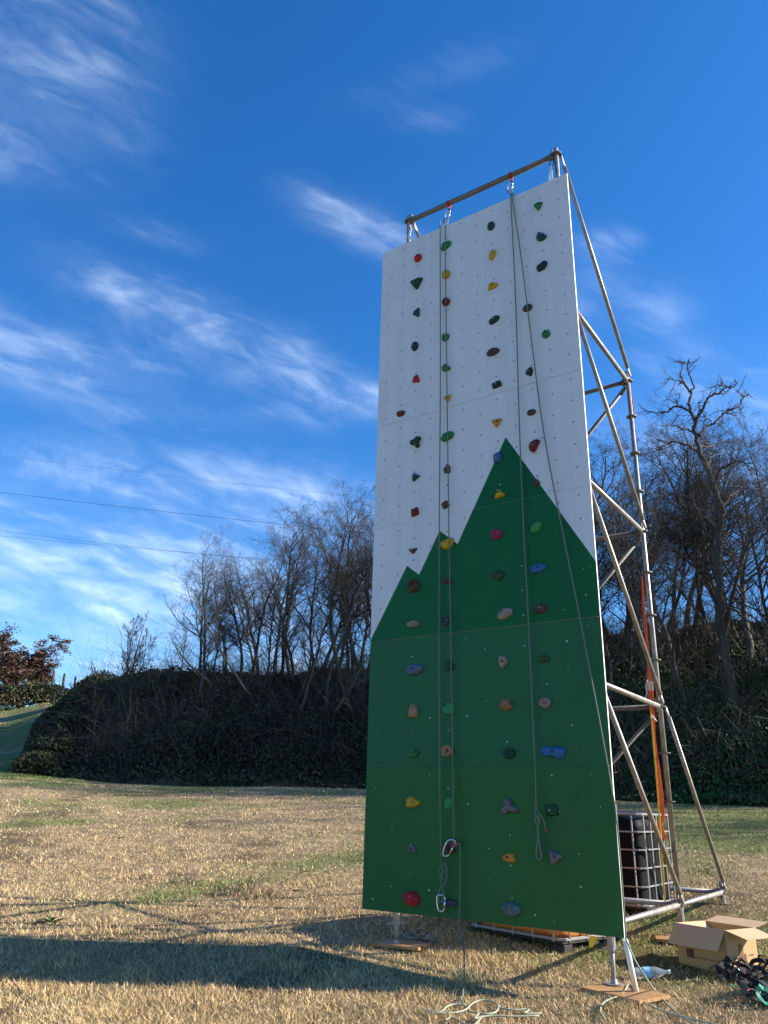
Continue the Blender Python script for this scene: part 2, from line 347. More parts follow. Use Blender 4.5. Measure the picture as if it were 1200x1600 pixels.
Fc = np.array([(j_, (j_+1) % nb) for j_ in range(nb)]); tri = np.c_[np.full(nb, len(V)-1), Fc[:, 1], Fc[:, 0]]
loops = np.r_[F.ravel(), tri.ravel()]; starts = np.r_[np.arange(len(F))*4, len(F)*4+np.arange(nb)*3]
me.loops.add(len(loops)); me.loops.foreach_set('vertex_index', loops.astype(np.int32)); me.polygons.add(len(starts)); me.polygons.foreach_set('loop_start', starts.astype(np.int32)); me.update(calc_edges=True)
a = me.color_attributes.new('tint', 'FLOAT_COLOR', 'POINT'); a.data.foreach_set('color', np.c_[GM, SM, GM, np.ones(len(GM))].astype(np.float32).ravel())
me.materials.append(ground_material()); me.materials.append(BANKM)
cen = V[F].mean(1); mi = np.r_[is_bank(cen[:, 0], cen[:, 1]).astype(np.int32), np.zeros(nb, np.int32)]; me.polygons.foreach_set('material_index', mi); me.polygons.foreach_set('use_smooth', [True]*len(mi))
g = bpy.data.objects.new('ground', me); COL.objects.link(g); tag(g, kind='structure')
# make sure it faces up
bm = bmesh.new(); bm.from_mesh(me); bmesh.ops.recalc_face_normals(bm, faces=bm.faces)
if sum(f.normal.z for f in list(bm.faces)[:200]) < 0: bmesh.ops.reverse_faces(bm, faces=bm.faces)
bm.to_mesh(me); bm.free()

# ------------------------------------------------------------------ meadow grass
def grass():
    rg = np.random.RandomState(3); n = 620000
    ir = rg.uniform(1/27.0, 1/4.2, n); r = 1/ir; b = rg.uniform(-.5, .5, n)
    m2 = 60000; r = np.r_[r, 1/rg.uniform(1/68.0, 1/27.0, m2)]; b = np.r_[b, rg.uniform(-.5, -.34, m2)]; n += m2
    x, y = CAM[0]+r*np.sin(b+YAW), CAM[1]+r*np.cos(b+YAW)
    keep = (~is_bank(x, y)) & (rg.rand(n) > .65*soil_mask(x, y)) & (rg.rand(n) < np.clip(.6+.8*fbm(x, y, .5, 3), 0, 1)); x, y, r = x[keep], y[keep], r[keep]; n = len(x); z = hgt(x, y)-.004
    gm = green_mask(x, y); green = rg.rand(n) < gm*.8+.06
    tall = np.clip((fbm(x, y, .35, 2)-.3)*2.0, .5, 1.15)
    h = (.016+.075*rg.rand(n)**2.2)*tall; wd = rg.uniform(.0014, .0034, n)*(.35+.16*r)
    az = rg.uniform(0, 2*math.pi, n); lean = rg.uniform(.1, 1.9, n)*np.minimum(h, .05); side = rg.uniform(0, 2*math.pi, n)
    base = np.stack([x, y, z], 1); s = np.stack([np.cos(side), np.sin(side), 0*x], 1)*wd[:, None]
    tip = base+np.stack([np.cos(az)*lean, np.sin(az)*lean, h], 1)
    V = np.stack([base-s, base+s, tip], 1).reshape(-1, 3); F = np.arange(3*n).reshape(-1, 3)
    patch = (.8+.45*fbm(x+40, y, 1.2, 4))[:, None]; straw = patch*np.array([.66, .485, .275])*rg.uniform(.35, 1.3, (n, 1))*np.array([1, .98, .92])+rg.uniform(-.02, .02, (n, 3))
    grn = np.array([.16, .23, .06])*rg.uniform(.5, 1.4, (n, 1)); c = np.where(green[:, None], grn, straw).clip(.01, .8)
    o = tri_mesh('meadow_grass', V, F, GRASSB, np.repeat(c, 3, 0)); tag(o, 'short dry straw-coloured grass with green patches covering the field', 'grass', kind='stuff')
grass()

# ------------------------------------------------------------------ undergrowth on the bank
def thicket(name, x0, x1, n, label, seed, leafcols, hmax, stems):
    rg = np.random.RandomState(seed)
    b = rg.uniform(bearing(x0), bearing(x1), n); rf = np.interp(b, PB, PRF); rt = np.interp(b, PB, PRT)
    r = rf-.6+rg.rand(n)**1.15*(rt-rf+5); x, y = CAM[0]+r*np.sin(b+YAW), CAM[1]+r*np.cos(b+YAW)
    k = is_bank(x, y) | ((r > rf-.5) & (r < rf+.6) & (b > bearing(20)) & (rg.rand(n) < .5)); x, y, r, rf, b = x[k], y[k], r[k], rf[k], b[k]; n = len(x)
    lump = fbm(x, y, 3.4, 3); top = np.clip((lump-.25)*2.2, .15, 1.3)*hmax*np.clip((r-rf+1.2)/2, .25, 1)
    top = top*np.interp((r-rf)/np.maximum(1,np.interp(b, PB, PRT)-rf), [0, .5, 1, 2], [1, .8, .35, .3]); xi = 600+np.tan(b)*FPX/math.cos(PITCH); top = top*np.interp(xi, [100, 350], [.45, 1])*np.clip((xi-np.interp(r, [28, 33, 38, 46, 60], [14, 42, 85, 100, 100]))/200, .10, 1); u = rg.rand(n)**.6; z = hgt(x, y)+u*top
    sz = rg.uniform(.025, .075, n)
    A = rg.normal(size=(n, 3)); A /= np.linalg.norm(A, axis=1)[:, None]; B = np.cross(A, rg.normal(size=(n, 3))); B /= np.linalg.norm(B, axis=1)[:, None]
    c0 = np.stack([x, y, z], 1); V = np.stack([c0-A*sz[:, None], c0+B*sz[:, None]*.55, c0+A*sz[:, None], c0-B*sz[:, None]*.55], 1).reshape(-1, 3)
    lc = np.array(leafcols); pick = (fbm(x+9, y, 3, 2)+rg.uniform(-.3, .3, n))*len(lc)*1.0; col = lc[np.clip(pick.astype(int), 0, len(lc)-1)]*rg.uniform(.5, 1.5, (n, 1))
    VT, TT, FF = [V], [np.repeat(col, 4, 0)], [np.arange(4*n).reshape(-1, 4)]
    # thin stems and canes
    m = stems; b = rg.uniform(bearing(x0), bearing(x1), m); rf = np.interp(b, PB, PRF); rt = np.interp(b, PB, PRT); r = rf-.3+rg.rand(m)*(rt-rf+3)
    x, y = CAM[0]+r*np.sin(b+YAW), CAM[1]+r*np.cos(b+YAW); k = is_bank(x, y) & (b > bearing(110)); x, y = x[k], y[k]; m = len(x); z = hgt(x, y)
    p = np.stack([x, y, z], 1); d = rg.normal(size=(m, 3))*[.5, .5, .25]+[0, 0, 1.0]; ln = rg.uniform(.5, 2.1, m)*hmax/1.1
    col = (np.array([.065, .05, .036]) if x0 < 500 else np.array([.085, .07, .045]))*rg.uniform(.3, 1.7, (m, 1))**1.5; off = 4*n
    for sgm in range(4):
        q = p+d*(ln/4)[:, None]; wv = np.cross(d, rg.normal(size=(m, 3))); wv /= np.linalg.norm(wv, axis=1)[:, None]; wv *= (.008*(1-sgm*.2))
        VT.append(np.stack([p-wv, p+wv, q+wv*.8, q-wv*.8], 1).reshape(-1, 3)); TT.append(np.repeat(col, 4, 0)); FF.append(np.arange(4*m).reshape(-1, 4)+off); off += 4*m
        p = q; d = d+rg.normal(size=(m, 3))*.28+[0, 0, -.28]
    o = tri_mesh(name, np.vstack(VT), np.vstack(FF), LEAFY, np.vstack(TT)); tag(o, label, 'undergrowth', kind='stuff')
thicket('bramble_thicket', 15, 740, 230000, 'dark bramble and bare undergrowth covering the bank left of the wall', 11, [(.024, .036, .013), (.034, .046, .016), (.05, .045, .024), (.085, .062, .04), (.03, .032, .017)], 1.7, 9000)
thicket('ivy_undergrowth', 740, 1330, 230000, 'shaded ivy, weeds and dead canes on the bank right of the wall', 12, [(.03, .07, .018), (.045, .10, .026), (.05, .075, .026), (.09, .075, .04), (.03, .065, .018)], 1.1, 11000)

# ------------------------------------------------------------------ trees
def grow(rg, p, d, ln, rad, lev, P, out):
    nseg = P['seg'][lev]; pts = [p.copy()]; rr = [rad]; d = nrm(d); dirs = [d]
    for k in range(nseg):
        d = nrm(d+rg.normal(size=3)*P['wob'][lev]+np.array([0, 0, P['up'][lev]])); p = p+d*ln/nseg; pts.append(p); dirs.append(d)
        rr.append(rad*(1-(k+1)/nseg*P['tap'][lev]))
    out.append((np.array(pts), np.array(rr), lev))
    if lev+1 >= len(P['seg']): return
    nch = P['n'][lev]; nch = max(2, int(round(nch*rg.uniform(.8, 1.2))))
    for c in range(nch):
        t = P['t0'][lev]+(1-P['t0'][lev])*(c+rg.rand())/nch; f = t*nseg; k = min(int(f), nseg-1); q = pts[k]+(pts[k+1]-pts[k])*(f-k)
        dd = dirs[k+1]; ax = nrm(np.cross(dd, rg.normal(size=3))); an = rg.uniform(*P['ang'][lev]); nd = dd*math.cos(an)+ax*math.sin(an)
        l2 = ln*P['len'][lev]*(1-.55*(t-P['t0'][lev]))*rg.uniform(.6, 1.25); r2 = min(rr[k]*.62, rad*P['rad'][lev])*rg.uniform(.7, 1.1)
        grow(rg, q, nd, l2, max(r2, P['rmin']), lev+1, P, out)
def tubes_mesh(items):
    VV, FF, off = [], [], 0; sides = {0: 8, 1: 6, 2: 4, 3: 3, 4: 3}
    for pts, rr, lev in items:
        s = sides[min(lev, 4)]; n = len(pts); T = np.gradient(pts, axis=0); T /= np.linalg.norm(T, axis=1)[:, None]+1e-9
        a = np.cross(T, [.31, .2, .93] if abs(T[0][2]) < .9 else [1.0, 0, 0]); a /= np.linalg.norm(a, axis=1)[:, None]+1e-9; b = np.cross(T, a)
        th = np.arange(s)*2*math.pi/s
        VV.append((pts[:, None]+rr[:, None, None]*(np.cos(th)[None, :, None]*a[:, None]+np.sin(th)[None, :, None]*b[:, None])).reshape(-1, 3))
        i, j = np.meshgrid(np.arange(n-1), np.arange(s), indexing='ij'); j2 = (j+1) % s
        FF.append((np.stack([i*s+j, i*s+j2, (i+1)*s+j2, (i+1)*s+j], -1)+off).reshape(-1, 4)); off += n*s
    return np.vstack(VV), np.vstack(FF)
UP = dict(seg=[12, 7, 5, 3, 2], wob=[.065, .14, .19, .25, .3], up=[.03, .05, .04, .01, .0], tap=[.85, .85, .8, .7, .6], n=[18, 9, 6, 4], t0=[.28, .2, .15, .15],
          ang=[(.35, .85), (.4, .95), (.4, 1.0), (.4, 1.1)], len=[.36, .5, .5, .5], rad=[.4, .5, .5, .5], rmin=.0055)
PROTO = {}
def tree(kind, seed, P, h, rad, bark, name, leaves=None, lean=(0, 0), multi=1):
    rg = np.random.RandomState(seed); out = []
    for q in range(multi):
        a = rg.uniform(0, 6.28); sp = .0 if multi == 1 else rg.uniform(.12, .32)
        grow(rg, np.array([.1*q*math.cos(a), .1*q*math.sin(a), -.4]), np.array([lean[0]+sp*math.cos(a), lean[1]+sp*math.sin(a), 1.0]), h*(1 if q == 0 else rg.uniform(.7, .95)), rad*(1 if q == 0 else .7), 0, P, out)
    top = max(p[0][:, 2].max() for p in out)
    root = empty(name, (0, 0, 0))
    for part, sel in (('trunk', [p for p in out if p[2] == 0]), ('crown', [p for p in out if p[2] > 0])):
        V, F = tubes_mesh(sel); o = tri_mesh(part, V, F, bark); o.parent = root
    if leaves:
        tips = np.array([q[0][-1] for q in out if q[2] >= 2]); k = rg.randint(0, len(tips), leaves['n']); c = tips[k]+rg.normal(size=(leaves['n'], 3))*leaves['sp']
        A = rg.normal(size=c.shape); A /= np.linalg.norm(A, axis=1)[:, None]; B = np.cross(A, rg.normal(size=c.shape)); B /= np.linalg.norm(B, axis=1)[:, None]; s = leaves['s']
        V = np.stack([c-A*s, c+B*s*.6, c+A*s, c-B*s*.6], 1).reshape(-1, 3); lc = np.array(leaves['cols'])[rg.randint(0, len(leaves['cols']), leaves['n'])]*rg.uniform(.6, 1.4, (leaves['n'], 1))
        o = tri_mesh('leaves', V, np.arange(len(V)).reshape(-1, 4), LEAFY, np.repeat(lc, 4, 0)); o.parent = root
    PROTO[kind] = [root, top, False]
def place(kind, px, dist, ytop, rot, label, cat='tree', group=None, minh=None, wide=1.0):
    root, top, used = PROTO[kind]; base = pol(px, dist); h = CAM[2]+dist*slope_of(px, ytop)-base[2] if ytop is not None else minh
    if used:
        kids = list(root.children); root = root.copy(); COL.objects.link(root)
        for c in kids: k = c.copy(); COL.objects.link(k); k.parent = root
    PROTO[kind][2] = True
    for key in ('label', 'category', 'group'):
        if key in root: del root[key]
    s = h/top; root.location = base; root.rotation_euler = (0, 0, rot); root.scale = (s*wide, s*wide, s); tag(root, label, cat, group); return root
for q in range(7):
    P = dict(UP); P['n'] = [15+q % 3*3, 9, 6, 4]; P['t0'] = [.22+.05*(q % 4), .2, .15, .15]
    tree('bare%d' % q, 20+q, P, 13, .12+.02*(q % 3), [BARK, BARKG, BARK, BARKD][q % 4], 'bare_tree', lean=(.08*math.cos(q*2.1), .08*math.sin(q*2.1)))
MS = dict(UP); MS['n'] = [9, 7, 5, 3]; MS['t0'] = [.12, .2, .2, .2]; MS['ang'] = [(.2, .5), (.25, .6), (.3, .8), (.3, .9)]; MS['rmin'] = .011
tree('bush', 60, MS, 6, .09, BARKG, 'young_tree', multi=5)
tree('sapling', 61, MS, 5, .04, BARK, 'bare_sapling', multi=4)
OK = dict(UP); OK['n'] = [9, 9, 7, 4]; OK['t0'] = [.34, .25, .2, .15]; OK['ang'] = [(.55, 1.05), (.4, .9), (.4, 1.0), (.4, 1.1)]; OK['len'] = [.95, .45, .5, .5]; OK['up'] = [.02, .05, .03, 0, 0]; OK['rmin'] = .018; OK['rad'] = [.62, .5, .5, .5]
tree('oak', 71, OK, 7, .38, BARKD, 'oak_tree', leaves=dict(n=26000, sp=.14, s=.12, cols=[(.11, .06, .04), (.085, .05, .035), (.14, .08, .052), (.06, .04, .03)]), multi=2)
rg = random.Random(5)
GL = 'bare trees of the wood on the bank left of the wall'; GR = 'bare trees of the wood on the bank right of the wall'
# px, distance, row of the top, prototype, label
TL = [(296, 37, 812, 4, 'leftmost tall bare tree of the wood, standing apart at its edge'),
      (330, 36, 905, 3, 'short bare tree beneath the leftmost tall tree of the wood'),
      (372, 37, 838, 2, 'second tall bare tree from the left edge of the wood'),
      (395, 40, 855, 5, None), (428, 36, 812, 1, None), (452, 41, 790, 4, None), (478, 35, 832, 6, None), (500, 38, 800, 2, None), (528, 34, 800, 0, None), (548, 37, 762, 3, 'tallest bare tree just left of the wall, its crown above the others'),
      (568, 34, 812, 5, None), (590, 36, 785, 1, None), (346, 42, 880, 6, None), (410, 33, 890, 4, None), (455, 32, 900, 2, None), (515, 32, 880, 1, None), (560, 31, 900, 6, None), (270, 39, 955, 4, None), (312, 35, 860, 5, None), (385, 36, 825, 0, None), (440, 38, 785, 3, None), (466, 34, 850, 5, None), (490, 37, 805, 4, None), (536, 39, 780, 2, None), (556, 35, 800, 0, None), (578, 33, 830, 3, None), (345, 39, 870, 1, None), (405, 42, 835, 2, None), (510, 41, 790, 6, None), (570, 42, 790, 4, None)]
for (px, d, yt, k, lb) in TL:
    place('bare%d' % k, px, d, yt, rg.uniform(0, 6.28), lb or 'slender leafless tree among the close stand on the bank left of the wall', group=GL, wide=1.0 if px < 300 else 1.3)
for k, px in enumerate((620, 655, 690, 725, 760, 800, 840, 880)):
    place('bare%d' % (k % 7), px, 33+k % 3*2, 730+(k % 3)*30, rg.uniform(0, 6.28), 'bare tree of the wood standing behind the climbing wall', group='bare trees behind the wall')
TR = [(925, 32, 700, 3, None), (948, 30, 745, 0, None), (972, 34, 735, 1, None), (1000, 31, 745, 2, None), (1022, 35, 700, 4, None), (1050, 30, 740, 5, None), (1078, 33, 705, 6, None), (1100, 36, 680, 0, None),
      (1128, 34, 690, 2, None), (1160, 31, 660, 3, 'tall many-branched bare tree to the right of the dead tree'), (1190, 33, 630, 1, 'rightmost tall bare tree at the edge of the photo'), (1215, 30, 650, 5, None),
      (985, 28, 850, 6, None), (1040, 28, 860, 1, None), (1105, 28, 840, 4, None), (1175, 28, 800, 0, None), (935, 36, 690, 5, None), (990, 37, 690, 6, None), (960, 29, 750, 2, None), (1012, 29, 770, 3, None), (1090, 29, 730, 1, None), (1145, 29, 690, 6, None), (1070, 35, 690, 3, None), (1205, 32, 640, 4, None), (1035, 33, 725, 0, None), (1062, 37, 700, 2, None), (1115, 37, 670, 5, None), (1170, 37, 640, 4, None), (1200, 36, 625, 2, None)]
for (px, d, yt, k, lb) in TR:
    place('bare%d' % k, px, d, yt, rg.uniform(0, 6.28), lb or 'leafless tree in the tangled wood on the bank right of the wall', group=GR, wide=1.45)
for k in range(32):   # the wood goes on past the right edge of the photograph
    place('bare%d' % (k % 7), 1250+k*32, 26+(k*7) % 13, 610+(k % 4)*15, rg.uniform(0, 6.28), 'leafless tree in the tangled wood on the bank right of the wall', group=GR)
place('bush', 184, 44, 945, .4, 'small multi-stemmed bare tree standing alone on the bank skyline')
place('sapling', 122, 62, 1030, 1.2, 'faint tiny bare tree on the skyline between oak and lone tree')
place('oak', 22, 66, 988, 2.0, 'broad spreading tree with rust-brown leaves on the far left skyline', wide=1.7)

# slanting bare poles that lean over the bank on the left
def leaning(px0, py0, px1, py1, dist, r0, label, seed):
    rg2 = np.random.RandomState(seed); a, b = pr(px0, py0, dist), pr(px1, py1, dist-1.5); out = []
    P = dict(UP); P['n'] = [9, 5, 4]; P['seg'] = [10, 5, 4, 2]; P['up'] = [0, .02, 0, 0]; P['wob'] = [.07, .16, .2, .3]
    grow(rg2, a, b-a, np.linalg.norm(b-a), r0, 0, P, out)
    root = empty('leaning_tree', a, label, 'tree', 'leaning bare stems on the left bank')
    for part, sel in (('trunk', [p for p in out if p[2] == 0]), ('crown', [p for p in out if p[2] > 0])):
        V, F = tubes_mesh(sel); o = tri_mesh(part, V-a, F, BARKG); o.parent = root
for k, (x0, y0, x1, y1, d, lb) in enumerate([(350, 1085, 255, 990, 33, 'grey bare stem leaning left at the left end of the wood'), (400, 1100, 300, 930, 32, 'long bare stem leaning left over the bramble bank'),
        (470, 1110, 520, 960, 31, 'thin pale stem leaning right in the middle of the bank'), (560, 1130, 480, 1040, 30, 'bare stem leaning left beside the wall edge'), (520, 1120, 575, 1000, 30, 'bare stem leaning right towards the wall')]):
    leaning(x0, y0, x1, y1, d, .06, lb, 90+k)
# the tall dead tree, traced limb by limb, each limb bending in depth as well
def dead_tree():
    c = lambda x, y: (880+x*.26667, 460+y*.26667); D = 27.0
    br = [([(1060, 2700), (1000, 2350), (945, 2100), (925, 1900), (915, 1700), (905, 1500), (910, 1350), (930, 1250), (880, 1130), (840, 1010), (800, 920), (775, 800), (780, 740)], .34, .14, 0, 0, 0),
          ([(780, 740), (745, 690), (740, 640), (745, 580), (710, 520), (690, 480), (690, 430), (720, 400), (660, 395)], .13, .025, 0, 1.2, 1),
          ([(745, 580), (760, 540), (740, 470), (730, 410), (738, 380)], .07, .02, .5, -.8, 1), ([(710, 520), (690, 515), (650, 505), (610, 495)], .05, .015, .6, 1, 2),
          ([(780, 730), (810, 690), (830, 630), (870, 590), (920, 570), (960, 545), (1000, 540), (1010, 500)], .11, .02, 0, -1.8, 1), ([(960, 545), (940, 530), (920, 515)], .04, .015, -1.2, 0, 2),
          ([(870, 590), (910, 578), (950, 580), (975, 560)], .05, .02, -.6, 1, 2),
          ([(800, 830), (830, 780), (880, 750), (930, 710), (980, 680), (1040, 640), (1050, 600), (1010, 560)], .11, .02, 0, 1.5, 1), ([(1050, 600), (1070, 593), (1090, 590)], .03, .012, 1.3, 0, 2),
          ([(930, 710), (950, 690), (975, 668)], .04, .012, .5, 0, 2), ([(870, 745), (840, 720), (820, 700)], .04, .015, .3, -.5, 2), ([(820, 690), (790, 660), (800, 630)], .05, .015, -.3, -.5, 2),
          ([(745, 690), (700, 665), (640, 660), (600, 690), (560, 695), (490, 680), (440, 640)], .10, .015, 0, 1.4, 1), ([(700, 665), (670, 640), (640, 620)], .05, .015, .2, .5, 2),
          ([(760, 805), (700, 790), (640, 770), (570, 768)], .06, .015, 0, -1.2, 1), ([(790, 920), (740, 890), (670, 870), (620, 870), (570, 900), (530, 925), (440, 940)], .11, .015, 0, -1.6, 1),
          ([(620, 870), (590, 865), (550, 852)], .05, .015, -.8, 0, 2), ([(840, 1000), (860, 960), (880, 940), (925, 915)], .09, .02, 0, 1.2, 1), ([(800, 900), (870, 890), (940, 868), (1040, 880)], .08, .02, 0, 2, 1),
          ([(880, 1130), (900, 1060), (960, 1000), (1040, 980), (1100, 1040)], .12, .02, 0, -2, 1), ([(930, 1250), (980, 1180), (1040, 1130), (1060, 1080)], .12, .03, 0, 2, 1), ([(910, 1400), (850, 1330), (790, 1270), (760, 1210)], .10, .03, 0, -1, 1)]
    out = []; rg2 = np.random.RandomState(4)
    for pts, r0, r1, d0, d1, lev in br:
        n = len(pts); P3 = np.array([pr(*c(x, y), D+d0+(d1-d0)*k/(n-1)) for k, (x, y) in enumerate(pts)]); P3 = smooth_pts(P3, 4); m = len(P3)
        P3[1:-1] += rg2.normal(size=(m-2, 3))*.03; rr = np.linspace(r0, r1, m)*.43+.006; out.append((P3, rr, lev))
        if lev > 0:
            for q in range(5):
                k = rg2.randint(m//3, m-1); t = []
                Pq = dict(UP); grow(rg2, P3[k], nrm(P3[k+1]-P3[k])+rg2.normal(size=3)*.7, rg2.uniform(.3, .9), .018, 3, Pq, t); out += t
    base = pol(1160, D); root = empty('dead_tree', base, 'tall dead tree with twisting bare limbs rising above the wood on the right', 'tree')
    for part, sel in (('trunk', [p for p in out if p[2] == 0]), ('limbs', [p for p in out if p[2] > 0])):
        V, F = tubes_mesh(sel); o = tri_mesh(part, V-base, F, BARK); o.parent = root
dead_tree()

# far hedge, shrubs and posts on the skyline at the left
def shrub(name, label, px, dist, wx, hgt_, n, cols, seed, group=None):
    rg2 = np.random.RandomState(seed); base = pol(px, dist); side = np.array([math.cos(bearing(px)+YAW), -math.sin(bearing(px)+YAW), 0]); dep = np.array([side[1], -side[0], 0])
    u = rg2.uniform(-1, 1, n); v = rg2.uniform(-1, 1, n); lump = .55+.6*vn(u*wx+px, v*2, .8); topz = hgt_*np.sqrt(np.clip(1-u*u*.9, 0, 1))*lump
    c = base+side*(u*wx)[:, None]-dep*(v*1.1)[:, None]; c[:, 2] = hgt(c[:, 0], c[:, 1])+rg2.rand(n)**.5*topz
    A = rg2.normal(size=c.shape); A /= np.linalg.norm(A, axis=1)[:, None]; B = np.cross(A, rg2.normal(size=c.shape)); B /= np.linalg.norm(B, axis=1)[:, None]; s = .09
    V = np.stack([c-A*s, c+B*s*.5, c+A*s, c-B*s*.5], 1).reshape(-1, 3)-base; lc = np.array(cols)[rg2.randint(0, len(cols), n)]*rg2.uniform(.5, 1.4, (n, 1))
    root = empty(name, base, label, 'shrub', group); o = tri_mesh('foliage', V, np.arange(len(V)).reshape(-1, 4), LEAFY, np.repeat(lc, 4, 0)); o.parent = root
    st = [(np.array([[side[0]*k*wx*.3, side[1]*k*wx*.3, -.2], [side[0]*k*wx*.35, side[1]*k*wx*.35, hgt_*.4], [side[0]*k*wx*.45, side[1]*k*wx*.45, hgt_*.75]]), np.array([.05, .035, .015]), 1) for k in (-1.5, -.5, .4, 1.4)]
    
    for q in st: V, F = tubes_mesh([q]); o = tri_mesh('stem', V, F, BARK); o.parent = root
shrub('hedge', 'low dark hedge running along the far skyline on the left', 60, 60, 6.5, 1.9, 18000, [(.02, .035, .012), (.035, .05, .02), (.05, .05, .025)], 1)
shrub('dry_shrub', 'pale dry shrub growing under the rust-leaved tree', 8, 60, 3.0, 1.7, 9000, [(.17, .13, .07), (.13, .105, .055), (.09, .085, .035)], 2)
shrub('evergreen_shrub', 'dense dark evergreen shrub on the skyline left of the lone bare tree', 152, 50, 1.9, 1.8, 7000, [(.015, .03, .012), (.03, .045, .018)], 3)
shrub('brown_shrub', 'sunlit brownish shrub on the skyline beside the lone bare tree', 232, 45, 2.6, 1.5, 8000, [(.10, .085, .045), (.07, .075, .03), (.13, .10, .05)], 4)
for k, px in enumerate((62, 80, 99)):
    b = pol(px, 61); m = MB(); m.box((0, 0, 1.2), (.12, .12, 3.4), .3*k); m.disc((0, 0, 2.9), .09, .02, .12)
    o = m.build('fence_post', BARK, at=(0, 0, 0)); o.location = tuple(b)
    tag(o, ['left', 'middle', 'right'][k]+' one of three thin posts above the far hedge on the left', 'post', 'posts on the far skyline')
for k, (px, d, wx, hh, lb) in enumerate([(62, 30.6, .8, .7, 'lowest bramble bush at the left tip of the bank'), (74, 32.5, .9, 1.0, 'bramble bush just up from the left tip of the bank'), (88, 35.5, 1.2, 1.2, 'brown bramble bush on the left flank of the bank, halfway up'),
        (104, 38.5, 1.6, 1.4, 'olive bramble bush below the skyline at the left of the bank'), (135, 42, 1.9, 1.3, 'bramble bush below the dark evergreen shrub'), (178, 40, 2.2, 1.3, 'wide sunlit bramble bush in front of the lone bare tree'),
        (250, 38, 2.3, 1.3, 'brownish bramble bush right of the lone bare tree'), (300, 37.5, 2.0, 1.2, 'bramble bush under the leftmost tall bare tree')]):
    shrub('bramble_bush', lb, px, d, wx, hh, 5500, [[(.05, .06, .02), (.09, .075, .04), (.035, .05, .018)], [(.10, .08, .045), (.06, .055, .028), (.04, .05, .02)]][k % 2], 30+k, 'bramble bushes at the left end of the bank')
# overhead lines
for (x0, y0, x1, y1, lab, r) in [(0, 768, 415, 814, 'darkest overhead cable, crossing just above the trees on the left', .028), (0, 828, 260, 857, 'upper one of the two close overhead cables left of the trees', .02), (0, 836, 380, 868, 'lower one of the two close overhead cables left of the trees', .02), (0, 711, 590, 778, 'faint highest overhead cable in the sky on the left', .013)]:
    a, b = pr(x0, y0, 90), pr(x1, y1, 75); d = b-a; P = [a+d*t for t in np.linspace(-.8, 2.2, 24)]; P = np.array(P); tt = np.linspace(-1, 1, 24); P[:, 2] -= .5*(1-tt*tt)-.3
    m = MB(); m.tube(P, r*.6, 5); o = m.build('overhead_cable', CABLE); tag(o, lab, 'cable', 'overhead power cables')

# ------------------------------------------------------------------ climbing tower
W = 2.5; ZB = .3831; SH = 1.2659; XA, XB = .209, 2.291; YF, YR, YO = .284, 2.374, 4.262
ZL = [.428, 2.409, 4.476, 6.555]; ZT = 8.62; TR_ = .027
tower = empty('climbing_tower', (1.25, 0, 0), 'tall white climbing wall painted with green mountains, carried by a steel tube scaffold tower', 'climbing wall')
